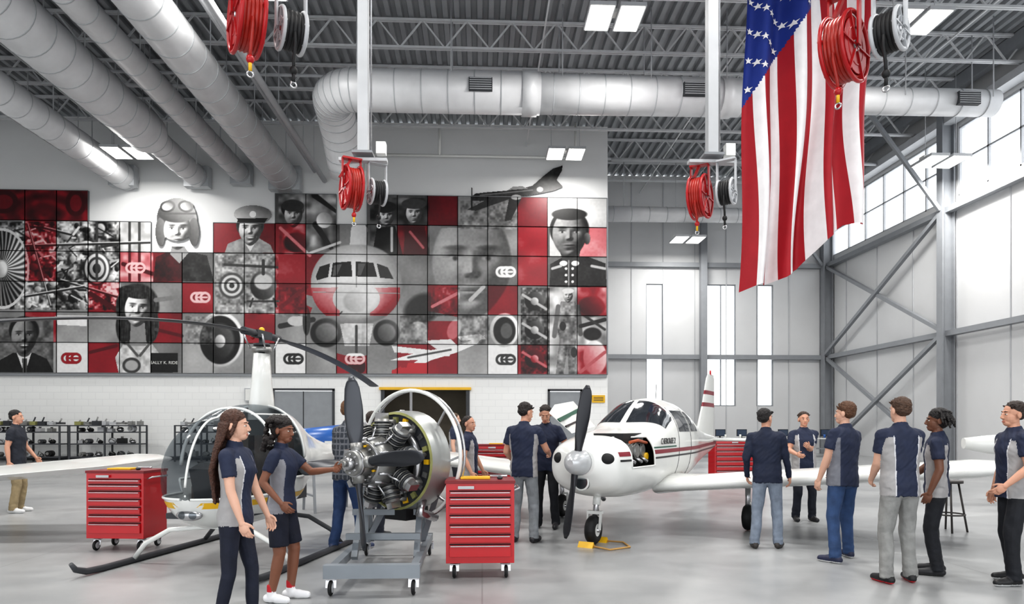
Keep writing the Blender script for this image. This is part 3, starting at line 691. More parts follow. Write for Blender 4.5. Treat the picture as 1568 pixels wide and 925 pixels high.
    mb.box((.67,0,.41),(.08,.2,.04),whiteP); mb.bar((.74,0,.5),(.80,0,.36),.03,.02,chrome)
    def wheel(t,y,r=.19,w=.075):
        mb.torus((t,y,r),(0,1,0),r-w*.95,w*.95,dark,n=32,k=12); mb.cyl((t,y-.06,r),(t,y+.06,r),r*.55,whiteP); mb.cyl((t,y-.09,r),(t,y+.09,r),.03,chrome)
    wheel(.62,0)
    for yy in(-1.5,1.5):
        mb.cyl((2.85,yy,.7),(2.85,yy,.22),.04,chrome); wheel(2.85,yy); mb.bar((2.85,yy-.1,.4),(2.85,yy-.1,.19),.02,.05,whiteP); mb.bar((2.85,yy,.4),(2.85,yy-.1,.4),.05,.03,whiteP)
    mb.cyl((1.45,.25,.57),(1.6,.25,.48),.035,chrome)
    for sg in(-1,1):
        rr=[]
        for y,le,ch,zz,th in((.42,1.72,1.95,.665,.16),(.75,1.90,1.67,.685,.15),(1.0,1.95,1.6,.70,.15),(2,1.95,1.6,.79,.15),(3,1.95,1.6,.88,.15),(4.2,1.95,1.6,.985,.15),(4.45,2.0,1.5,1.01,.12),(4.6,2.12,1.25,1.03,.07),(4.66,2.3,.9,1.04,.02)):
            rr.append(airfoil(le,ch,th,sg*y,zz))
        mb.loft(rr,whiteP)
        rr=[airfoil(6.35,.75,.1,sg*y,1.24) for y in(.05,1.3,1.48)]; rr.append(airfoil(6.5,.5,.04,sg*1.56,1.24)); mb.loft(rr,whiteP)
    fin=[]
    for z,le,ch,th in((1.3,5.5,1.7,.06),(1.5,5.85,1.35,.08),(2.0,6.25,1.0,.08),(2.5,6.55,.7,.08),(2.6,6.68,.5,.03)):
        fin.append([(p[0],p[2],z) for p in airfoil(le,ch,th,0,0)])
    def ff(c): return maroon if (1.95<c[2]<2.03 or 2.2<c[2]<2.28) else whiteP
    fin2=[]
    for i in range(len(fin)-1):
        for k in range(6):
            fin2.append([tuple(np.array(a)*(1-k/6)+np.array(b)*k/6) for a,b in zip(fin[i],fin[i+1])])
    fin2.append(fin[-1]); mb.loft(fin2,whiteP,matfn=ff)
    mb.cyl((6.9,0,2.58),(6.9,0,2.68),.02,red,n=8); mb.cyl((3.2,0,1.93),(3.25,0,2.2),.006,dkgrey,n=6)
    for tt in(.39,.85): mb.prism([(tt-.05,-.1,0),(tt+.05,-.1,0),(tt,-.1,.07)],(0,.2,0),yellow)
    mb.tube([(.85,-.1,.02),(.9,-.3,.015),(.6,-.5,.015),(.3,-.35,.015),(.39,-.1,.02)],.012,mat('chock_rope',(190,150,90),.8),6)
    ob=mb.obj(name)
    cu=bpy.data.curves.new('fuselage_lettering','FONT'); cu.body='CHEROKEE 2'; cu.size=.12; cu.extrude=.003; cu.materials.append(black)
    to=bpy.data.objects.new('fuselage_lettering',cu); sc.collection.objects.link(to); to.parent=ob; to.matrix_world=M@Matrix.Translation((1.55,-.603,1.275))@Matrix.Rotation(math.pi/2,4,'X')
    return ob
airplane(place(1.10,8.2,58),'light_airplane')
airplane(place(-9.3,12.7,-90),'light_airplane',False)
# ------------------------------------------------------------ helicopter
mb=MB(); mb.M=place(-3.05,7.15,78)
st=[(0,.72,.92,.06),(.05,.60,1.10,.22),(.15,.50,1.28,.36),(.3,.44,1.45,.47),(.55,.40,1.62,.56),(.85,.38,1.74,.60),(1.2,.38,1.79,.61),(1.5,.40,1.78,.59),(1.8,.48,1.72,.50),(2.1,.62,1.6,.38),(2.5,.78,1.45,.25),(2.9,.92,1.34,.16),(3.3,1.0,1.26,.12),(6.6,1.1,1.24,.07)]
ts=[.55*(1-math.cos(math.pi/2*i/30)) for i in range(30)]+list(np.linspace(.56,2.2,90))+list(np.linspace(2.3,6.6,24))
def hst(t):
    v=interp_st(st,[t])[0]
    if t<.55:
        k=math.sqrt(max(0,1-(1-t/.55)**2)); k=max(k,.02); w=interp_st(st,[.55])[0]; c0=.80; 
        return [c0-(c0-w[0])*k, c0+(w[1]-c0)*k*(.92+.08*k), w[2]*k]
    return v
HH=Hull(hst,2.15,lambda t:0)
def hf(c):
    t,y,z=c
    return glassD if (z>.76 and t<1.45 and not(z<.92 and t>.72)) else whiteP
mb.loft([superring(t,*hst(t),n=170,e=2.15) for t in ts],whiteP,matfn=hf)
C=lambda v:(lambda t:v)
HH.ribbon(mb,.035,2.3,C(.665),C(.73),yellow,n=90)
for sg in(-1,1):
    mb.tube([HH.S(.006+.71*(i/26)**1.6,.765,sg,0) for i in range(27)],.015,whiteP,8)
    mb.tube([HH.S(.72+.74*i/12,.92,sg,0) for i in range(13)],.014,whiteP,8)
    mb.tube([HH.S(.80+.65*i/12,1.66,sg,0) for i in range(13)],.012,whiteP,8)
    mb.tube([HH.S(.72,.76+.16*i/3,sg,0) for i in range(4)],.014,whiteP,8)
pp=[]
for i in range(45):
    a=2+176*i/44; t=.74
    for _ in range(3): t=.74+(HH.P(t,a,0).z-.8)*.10
    pp.append(HH.P(t,a,0))
mb.tube(pp,.020,whiteP,8); mb.tube([HH.P(1.45,4+172*i/40,0) for i in range(41)],.018,whiteP,8)
mb.tube([HH.P(.82*(i/24)**1.7+.004,90,0) for i in range(25)],.014,whiteP,8)
tan=mat('seat_leather',(80,70,62),.6)
for yy in(-.26,.26):
    mb.box((1.05,yy,.75),(.5,.44,.16),tan); mb.box((1.33,yy,1.1),(.14,.44,.62),tan); mb.ell((1.32,yy,1.45),(.06,.13,.1),tan)
mb.box((.85,0,.56),(1.2,.8,.06),dkgrey); mb.box((.46,0,.9),(.2,.34,.4),dark,Matrix.Rotation(-.3,3,'Y')); mb.tube([(.62,0,.6),(.66,0,1.05),(.66,-.3,1.12)],.014,dark); mb.tube([(.66,0,1.05),(.66,.3,1.12)],.014,dark)
for i in range(4): mb.cyl((.54,-.08+.16*(i%2),.92+.13*(i//2)),(.57,-.08+.16*(i%2),.92+.13*(i//2)),.05,chrome)
mb.ell((.075,0,.60),(.05,.15,.06),chrome,n=18); mb.ell((.04,-.06,.60),(.03,.045,.04),glassD);mb.ell((.04,.06,.60),(.03,.045,.04),glassD)
fr=[]
for z,w,l in((1.6,.13,.5),(1.85,.12,.42),(2.1,.10,.34),(2.42,.085,.26)):
    fr.append([(1.5+l/2*math.cos(a),w*math.sin(a),z) for a in [2*math.pi*j/20 for j in range(20)]])
mb.loft(fr,whiteP)
mb.cyl((1.5,0,2.4),(1.5,0,2.7),.035,dkgrey); mb.cyl((1.5,0,2.44),(1.5,0,2.5),.12,alu); mb.cyl((1.5,0,2.52),(1.5,0,2.55),.10,dkgrey); mb.box((1.5,0,2.66),(.34,.09,.09),dkgrey); mb.ell((1.5,0,2.72),(.035,.035,.035),yellow); mb.ell((1.42,.08,2.62),(.03,.03,.03),redD)
for sg in(-1,1):
    mb.cyl((1.5+sg*.15,0,2.66),(1.5+sg*.42,0,2.66),.045,dkgrey); mb.cyl((1.5+sg*.1,.1,2.48),(1.5+sg*.2,.12,2.64),.012,chrome,n=6);mb.cyl((1.5+sg*.1,-.1,2.48),(1.5+sg*.2,-.12,2.64),.012,chrome,n=6)
    rr=[]
    for i in range(15):
        r=.38+i*(3.83-.38)/14; dz=-.42*(r/3.83)**2; w=.09 if i>1 else .05
        rr.append([(1.5+sg*r,w*math.cos(a),2.66+dz+.014*math.sin(a)) for a in [2*math.pi*j/12 for j in range(12)]])
    mb.loft(rr,dkgrey,matfn=lambda c:yellow if abs(c[0]-1.5)>3.72 else dkgrey)
for yy in(-.95,.95):
    mb.tube([(-.42,yy,.16),(-.36,yy,.09),(-.22,yy,.045),(0,yy,.035),(2.5,yy,.035)],[.02,.03,.035,.035,.035],dkgrey,12)
for x in(.45,1.75):
    mb.tube([(x,-.95,.04),(x,-.8,.22),(x,-.5,.38),(x,0,.43),(x,.5,.38),(x,.8,.22),(x,.95,.04)],.028,whiteP if x<1 else dkgrey,10)
mb.prism([(6.3,0,1.1),(6.8,0,.5),(7.0,0,.5),(6.9,0,1.17),(7.05,0,1.85),(6.85,0,1.85),(6.3,0,1.25)],(0,.03,0),whiteP)
mb.bar((6.75,.12,1.17-.5),(6.75,.12,1.17+.5),.02,.09,dkgrey); mb.cyl((6.75,0,1.17),(6.75,.14,1.17),.04,chrome)
mb.box((1.95,0,.75),(.5,.5,.35),dkgrey)
mb.obj('helicopter')

# ------------------------------------------------------------ engine on stand
mb=MB(); mb.M=place(-1.25,6.75,54)@Matrix.Translation((0,0,1.16))
mb.cyl((-.12,0,0),(-.04,0,0),.055,chrome,r2=.07); mb.cyl((-.16,0,0),(-.12,0,0),.03,alu); mb.cyl((-.05,0,0),(.12,0,0),.12,alu,r2=.15); mb.cyl((-.02,0,0),(.02,0,0),.135,chrome)
for i in range(8):
    a=i*math.pi/4; mb.cyl((-.07,.09*math.cos(a),.09*math.sin(a)),(-.04,.09*math.cos(a),.09*math.sin(a)),.012,chrome,n=6)
blM=mat('prop_blade_grey',(66,68,73),.3,.4)
prop(mb,(.04,0,0),4,.86,.19,math.radians(84),blM,None,.045)
for i in range(4):
    a=math.radians(84)+i*math.pi/2; mb.cyl((.04,.08*math.cos(a),.08*math.sin(a)),(.04,.2*math.cos(a),.2*math.sin(a)),.058,alu)
mb.cyl((.12,0,0),(.3,0,0),.22,alu,r2=.27,n=28); mb.torus((.13,0,0),(1,0,0),.2,.02,chrome)
for i in range(14):
    a=i*2*math.pi/14; mb.cyl((.12,.235*math.cos(a),.235*math.sin(a)),(.3,.26*math.cos(a),.26*math.sin(a)),.016,chrome,n=8); 
    mb.cyl((.09,.17*math.cos(a),.17*math.sin(a)),(.125,.17*math.cos(a),.17*math.sin(a)),.012,yellow if i%4==0 else chrome,n=6)
mb.cyl((.3,0,0),(.62,0,0),.2,alu,n=24)
for i in range(9):
    a=i*2*math.pi/9+.17; d=V((0,math.cos(a),math.sin(a)))
    mb.cyl(V((.38,0,0))+d*.18,V((.38,0,0))+d*.44,.075,alu,n=14)
    for k in range(8): mb.cyl(V((.38,0,0))+d*(.22+k*.026),V((.38,0,0))+d*(.232+k*.026),.098,dkgrey if k%2 else alu,n=14)
    mb.cyl(V((.22,0,0))+d*.2,V((.33,0,0))+d*.43,.012,chrome,n=6); mb.box(V((.38,0,0))+d*.45,(.13,.1,.07),chrome,Matrix.Rotation(a,3,'X'))
    mb.tube([V((.46,0,0))+d*.4,V((.56,0,0))+d*.42,V((.6,0,0))+d*.34],.025,alu,8)
mb.torus((.56,0,0),(1,0,0),.33,.04,chrome,n=36)
n=40
def ringc(x,r,a0=0): return [(x,r*math.cos(2*math.pi*j/n),r*math.sin(2*math.pi*j/n)) for j in range(n)]
mb.loft([ringc(.56,.49),ringc(.57,.515)],primer,cap=False)
mb.loft([ringc(.57,.515),ringc(.68,.53),ringc(.84,.53)],mat('cowl_bare_metal',(176,178,176),.35,.6,var=.1),cap=False)
mb.loft([ringc(.84,.51),ringc(.7,.51),ringc(.56,.49)],primer,cap=False)
mb.cyl((.60,0,0),(.84,0,0),.49,dkgrey,n=36)
for i in range(20):
    a=i*2*math.pi/20; mb.box((.59,.43*math.cos(a),.43*math.sin(a)),(.05,.06,.05),(chrome,primer,yellow,alu)[i%4],Matrix.Rotation(a,3,'X'))
mb.torus((.80,0,.06),(1,0,0),.69,.02,whiteP,n=56); mb.torus((.87,0,.06),(1,0,0),.69,.014,chrome,n=56)
for i in range(8):
    a=i*math.pi/4; mb.bar((.82,.52*math.cos(a),.52*math.sin(a)),(.82,.69*math.cos(a),.06+.69*math.sin(a)),.02,.02,chrome)
mb.cyl((.84,0,0),(1.25,0,0),.3,alu,r2=.2); mb.tube([(.66,-.3,-.4),(.56,-.35,-.52),(.86,-.3,-.6)],.05,chrome); mb.tube([(.66,.1,-.45),(.76,.1,-.6),(1.06,.05,-.58)],.045,dkgrey)
mb.box((.75,0,-.56),(.35,.3,.12),dark)
E_M=mb.M.copy()
mb.M=Matrix.Identity(4)
gs=mat('stand_grey_paint',(130,136,142),.4)
xL,xR,yF,yR=-1.36,-.62,6.2,8.1
for x in(xL,xR): mb.box((x,(yF+yR)/2,.22),(.07,yR-yF,.08),gs)
mb.box(((xL+xR)/2,yF,.22),(xR-xL+.12,.09,.12),gs); mb.box(((xL+xR)/2,yR,.22),(xR-xL+.07,.07,.08),gs)
mb.box(((xL+xR)/2,6.9,.42),(xR-xL,.06,.06),gs)
for x in(xL+.08,xR-.04):
    mb.bar((x,6.9,.2),(x,7.25,.62),.06,.06,gs); mb.bar((x,8.0,.2),(x,7.6,1.0),.06,.06,gs)
pa=E_M@V((1.05,.28,-.1)); pb=E_M@V((1.05,-.28,-.1))
for x,p in((xL+.08,pa),(xR-.04,pb)):
    mb.bar((x,7.6,.25),p,.06,.06,gs); mb.bar((x,7.25,.62),(x,8.0,.62),.05,.05,gs)
mb.bar((xL+.08,7.6,.25),(xL+.08,7.6,1.0),.06,.06,gs);mb.bar((xR-.04,7.6,.25),(xR-.04,7.6,1.0),.06,.06,gs);mb.box(((xL+xR)/2,7.6,1.0),(xR-xL,.06,.06),gs); mb.box(((xL+xR)/2,7.25,.62),(xR-xL,.06,.06),gs)
mb.bar(E_M@V((1.2,0,0)),(-.8,7.65,1.0),.1,.1,gs)
def castor(mb,x,y,r=.06):
    mb.torus((x,y,r),(1,0,0),r-.018,.018,dark,n=20,k=8); mb.cyl((x-.02,y,r),(x+.02,y,r),r*.6,steelL); 
    for e in(-.028,.028): mb.bar((x+e,y,r),(x+e,y+.02,r*2.1),.006,.04,chrome)
    mb.box((x,y+.02,r*2.15),(.08,.08,.012),chrome)
for x in(xL,xR):
    for y in(yF,yR): castor(mb,x,y,.07)
mb.obj('propeller_engine_on_stand')

# ------------------------------------------------------------ tool carts
def cart(x,y,w,ang,name='red_tool_cart',d=.5,h=.96):
    mb=MB(); mb.M=place(x,y,ang)
    mb.box((0,0,(h+.16)/2),(w,d,h-.16),red); mb.box((0,0,h+.008),(w+.02,d+.02,.03),mat('cart_top_dark_red',(120,20,28),.4))
    z=.22; hs=[.16,.1,.1,.1,.1,.08,.06]; 
    tot=sum(hs)+.02*6; k=(h-.30)/tot
    for q in hs:
        q*=k; mb.box((0,-d/2-.012,z+q/2),(w-.07,.024,q-.012),red); mb.box((0,-d/2-.006,z+q),(w-.07,.012,.012),dark); mb.box((0,-d/2-.03,z+q-.016),(w-.09,.014,.012),chrome); z+=q+.02*k
    mb.box((-.14,-d/2-.028,h-.045),(.16,.006,.03),steelL)
    mb.tube([(w/2,-d/2+.08,h-.08),(w/2+.05,-d/2+.08,h-.06),(w/2+.05,d/2-.08,h-.06),(w/2,d/2-.08,h-.08)],.012,chrome,8)
    for sx in(-1,1):
        for sy in(-1,1): castor(mb,sx*(w/2-.08),sy*(d/2-.07),.065)
    mb.box((-.05,0,h+.035),(.3,.2,.02),yellow); mb.cyl((.1,.05,h+.045),(.28,.05,h+.045),.012,chrome,n=8); mb.ell((.2,-.1,h+.04),(.03,.03,.02),dkgrey)
    return mb.obj(name,.004)
cart(-.02,7.05,.68,0); cart(-4.42,8.72,.72,-6); cart(6.5,17.2,1.3,0,h=1.15); cart(.35,15,1.0,0,h=1.1); cart(5.0,19,1.0,0,h=1.1)

# ------------------------------------------------------------ shelving, benches
def shelf(x,y,w,seed,h=1.55):
    random.seed(seed); mb=MB(); mb.M=place(x,y,0); sh=mat('shelf_dark_steel',(70,72,76),.5)
    for sx in(-1,0,1):
        for sy in(-.3,.3): mb.box((sx*w/2,sy,h/2),(.06,.06,h),sh)
    for z in(.2,.75,1.25): 
        mb.box((0,0,z),(w,.62,.05),sh)
        for i in range(int(w/.42)):
            px=-w/2+.3+i*.42+random.uniform(-.08,.08); m=random.choice((alu,chrome,dkgrey,steelL,dark)); t=random.random(); s_=random.uniform(.09,.17)
            if px>w/2-.2: continue
            if t<.35: mb.cyl((px,-.15,z+s_*.9),(px,.15,z+s_*.9),s_*.8,m); mb.cyl((px,-.2,z+s_*.9),(px,-.15,z+s_*.9),s_*.4,alu)
            elif t<.6: mb.box((px,0,z+s_*.75),(s_*1.8,.3,s_*1.4),m); mb.cyl((px,0,z+s_*1.4),(px,0,z+s_*1.9),.05,alu)
            else:
                mb.ell((px,0,z+s_*.8),(s_,s_,s_*.8),m); mb.tube([(px-.1,-.1,z+.1),(px,-.2,z+.25),(px+.12,-.1,z+.12)],.02,alu,6)
    mb.box((0,0,h-.02),(w,.62,.05),sh)
    for i in range(int(w/.36)):
        px=-w/2+.25+i*.36; mb.box((px,0,h+.08),(random.uniform(.15,.32),.3,random.uniform(.08,.22)),random.choice((alu,dkgrey,steelL,primer))); mb.cyl((px,-.1,h+.1),(px+.1,-.1,h+random.uniform(.15,.35)),.03,random.choice((alu,dkgrey)),n=8)
    mb.obj('parts_shelf')
shelf(-19.2,29.8,2.9,1); shelf(-15.9,29.8,2.9,2)
shelf(-11.9,29.8,2.2,4)
def bench(x,y,w,seed):
    random.seed(seed); mb=MB(); mb.M=place(x,y,0)
    mb.box((0,0,.9),(w,.7,.06),whiteP)
    for sx in(-1,1):
        for sy in(-.28,.28): mb.box((sx*(w/2-.06),sy,.45),(.06,.06,.9),steel)
    mb.box((0,0,.4),(w-.1,.6,.04),steel)
    for i in range(3):
        px=-w/2+.4+i*w/3; mb.box((px,0,1.18),(.5,.04,.34),dark); mb.box((px,-.025,1.18),(.45,.01,.29),screen); mb.box((px,.05,.98),(.06,.06,.14),dark); mb.box((px,0,.94),(.25,.18,.02),dark)
    for i in range(4): mb.cyl((-w/2+.2+i*w/4.4,-.2,.93),(-w/2+.2+i*w/4.4,-.2,1.1),.05,random.choice((red,whiteP,blueP)))
    mb.obj('workbench_with_monitors')
bench(7.8,33,3.2,5); bench(11.8,33,3.2,6); bench(16,33,3.2,7)
mb=MB(); mb.box((5.3,30.96,2.75),(.6,.04,.34),yellow); 
for z in(2.68,2.75,2.82): mb.box((5.3,30.935,z),(.44,.01,.025),black)
mb.obj('yellow_warning_sign',fix=False)
mb=MB(); mb.box((-10.3,30.9,2.9),(.5,.2,.6),steelL); mb.box((-10.3,30.79,2.9),(.4,.02,.5),whiteP); mb.obj('wall_speaker_box',fix=False)
mb=MB(); mb.box((19.05,21.5,2.3),(.25,.5,.5),dkgrey); mb.cyl((18.9,21.5,2.3),(18.92,21.5,2.3),.14,steelL); mb.cyl((19.1,21.5,2.5),(19.1,21.5,5.1),.02,steelL,n=8); mb.obj('wall_control_box')
mb=MB(); mb.M=place(-3.25,12.2,30)
mb.loft([superring(t,zb,zt,hw,n=32,e=2.5) for t,zb,zt,hw in((0,.95,1.35,.25),(.1,.85,1.48,.36),(.8,.8,1.55,.42),(1.2,.85,1.5,.38))],blueP)
for yy in(-.3,.3):
    for t in(.2,1.0): mb.bar((t,yy*.8,.9),(t,yy*1.2,0),.04,.04,steel)
mb.bar((.2,-.33,.3),(.2,.33,.3),.03,.03,steel);mb.bar((1.,-.33,.3),(1.,.33,.3),.03,.03,steel)
mb.box((.6,-.41,1.2),(.5,.02,.12),whiteP); mb.obj('blue_engine_cowling_on_trestle')
mb=MB(); mb.M=place(9.0,12.4,2)
mb.loft([superring(t,zb,zt,hw,n=32,e=2.2) for t,zb,zt,hw in((0,1.1,1.3,.06),(.5,1.0,1.35,.2),(2,.85,1.45,.35),(4,.75,1.55,.5),(5,.75,1.6,.52),(5.05,.8,1.55,.48))],whiteP)
for t in(1.4,3.6):
    for yy in(-.35,.35): mb.bar((t,yy*.5,.95),(t,yy*1.3,0),.05,.05,steel)
    mb.bar((t,-.4,.3),(t,.4,.3),.04,.04,steel)
mb.obj('fuselage_section_on_stand')
mb=MB(); mb.M=place(6.75,9.6,20); sb=mat('stool_dark_metal',(60,56,54),.5)
mb.cyl((0,0,.70),(0,0,.74),.18,sb); mb.torus((0,0,.25),(0,0,1),.2,.012,sb)
for i in range(4):
    a=math.pi/4+i*math.pi/2; mb.cyl((.12*math.cos(a),.12*math.sin(a),.7),(.23*math.cos(a),.23*math.sin(a),0),.014,sb,n=8)
mb.tube([(-.16,.1,.72),(-.18,.13,1.02),(.0,.22,1.06),(.18,.13,1.02),(.16,.1,.72)],.013,sb,8); mb.obj('workshop_stool')
# ------------------------------------------------------------ people
class Cap:
    def __init__(s,a,b,ra,rb,m,flat=False): s.a=np.array(a,float);s.b=np.array(b,float);s.ra=ra;s.rb=rb;s.m=m;s.flat=flat
    def mesh(s,mb):
        a=V(s.a);b=V(s.b);d=(b-a); L=d.length; d=d/max(L,1e-6)
        if s.flat: mb.tube([a,b],[s.ra,s.rb],dark,16); return
        P=[];R=[]
        for t in(1,.85,.5): P.append(a-d*s.ra*t*.999);R.append(max(s.ra*math.sqrt(max(0,1-t*t)),s.ra*.05))
        P.append(a);R.append(s.ra);P.append(b);R.append(s.rb)
        for t in(.5,.85,1): P.append(b+d*s.rb*t*.999);R.append(max(s.rb*math.sqrt(max(0,1-t*t)),s.rb*.05))
        mb.tube(P,R,dark,12)
    def sdf(s,p):
        d=s.b-s.a; L=np.linalg.norm(d)+1e-9; t0=((p-s.a)@d)/(L*L); t=np.clip(t0,0,1); r=s.ra+(s.rb-s.ra)*t
        if s.flat:
            rad=np.linalg.norm(p-s.a-t0[:,None]*d,axis=1)-r; ax=np.maximum(-t0,t0-1)*L; return np.where(ax>0,np.maximum(rad,0)+ax,rad)
        return np.linalg.norm(p-s.a-t[:,None]*d,axis=1)-r
class El:
    def __init__(s,c,r,m,R=None): s.c=np.array(c,float);s.r=np.array(r,float);s.m=m;s.R=R
    def mesh(s,mb): mb.ell(s.c,s.r,dark,s.R,16,10)
    def sdf(s,p):
        q=p-s.c
        if s.R is not None: q=q@np.array(s.R)
        k0=np.linalg.norm(q/s.r,axis=1);k1=np.linalg.norm(q/(s.r**2),axis=1)+1e-9; return k0*(k0-1)/k1
class Lf:
    def __init__(s,secs,m,T): s.s=np.array(secs,float);s.m=m;s.T=T
    def mesh(s,mb):
        old=mb.M; mb.M=s.T; z=np.linspace(s.s[0,0],s.s[-1,0],26); rings=[]
        for zz in z:
            cy,rx,ry=[np.interp(zz,s.s[:,0],s.s[:,i]) for i in(1,2,3)]
            rings.append([(rx*math.copysign(abs(math.cos(a))**.85,math.cos(a)),cy+ry*math.copysign(abs(math.sin(a))**.85,math.sin(a)),zz) for a in [2*math.pi*j/28 for j in range(28)]])
        mb.loft(rings,dark); mb.M=old
    def loc(s,p):
        Ti=np.array(s.T.inverted()); return p@Ti[:3,:3].T+Ti[:3,3]
    def sdf(s,p):
        q=s.loc(p); z=np.clip(q[:,2],s.s[0,0],s.s[-1,0]); cy,rx,ry=[np.interp(z,s.s[:,0],s.s[:,i]) for i in(1,2,3)]
        k=np.sqrt((q[:,0]/rx)**2+((q[:,1]-cy)/ry)**2); d=(k-1)*np.minimum(rx,ry); dz=np.abs(q[:,2]-z); return np.where(dz>0,np.maximum(d,0)+dz,d)
def solve(prims,voxel,it):
    mb=MB()
    for p in prims: p.mesh(mb)
    me=mb.mesh('tmp'); ob=bpy.data.objects.new('tmp',me); sc.collection.objects.link(ob)
    bm=bmesh.new(); bm.from_mesh(me); bmesh.ops.recalc_face_normals(bm,faces=bm.faces); bm.to_mesh(me); bm.free()
    r=ob.modifiers.new('r','REMESH'); r.mode='VOXEL'; r.voxel_size=voxel; s=ob.modifiers.new('s','SMOOTH'); s.factor=.5; s.iterations=it
    dg=bpy.context.evaluated_depsgraph_get(); m2=bpy.data.meshes.new_from_object(ob.evaluated_get(dg))
    n=len(m2.vertices); co=np.zeros(n*3,np.float32); m2.vertices.foreach_get('co',co); co=co.reshape(-1,3).astype(float)
    no=np.zeros(n*3,np.float32); m2.vertices.foreach_get('normal',no); no=no.reshape(-1,3)
    li=np.zeros(len(m2.loops),np.int32); m2.loops.foreach_get('vertex_index',li); q=li.reshape(-1,4)
    bpy.data.objects.remove(ob); bpy.data.meshes.remove(me); bpy.data.meshes.remove(m2)
    c=co[q].mean(1); D=np.stack([p.sdf(c) for p in prims]); idx=D.argmin(0)
    Dv=np.stack([p.sdf(co) for p in prims]).argmin(0)
    return co,no,q,c,idx,Dv
def ik(a,t,l1,l2,pole):
    a=V(a);t=V(t);d=t-a;L=d.length
    if L>(l1+l2)*.995: d=d*((l1+l2)*.995/L); t=a+d; L=d.length
    x=(l1*l1-l2*l2+L*L)/(2*L); h=math.sqrt(max(0,l1*l1-x*x)); dn=d.normalized(); p=V(pole); p=(p-dn*p.dot(dn)).normalized(); return a+dn*x+p*h,t
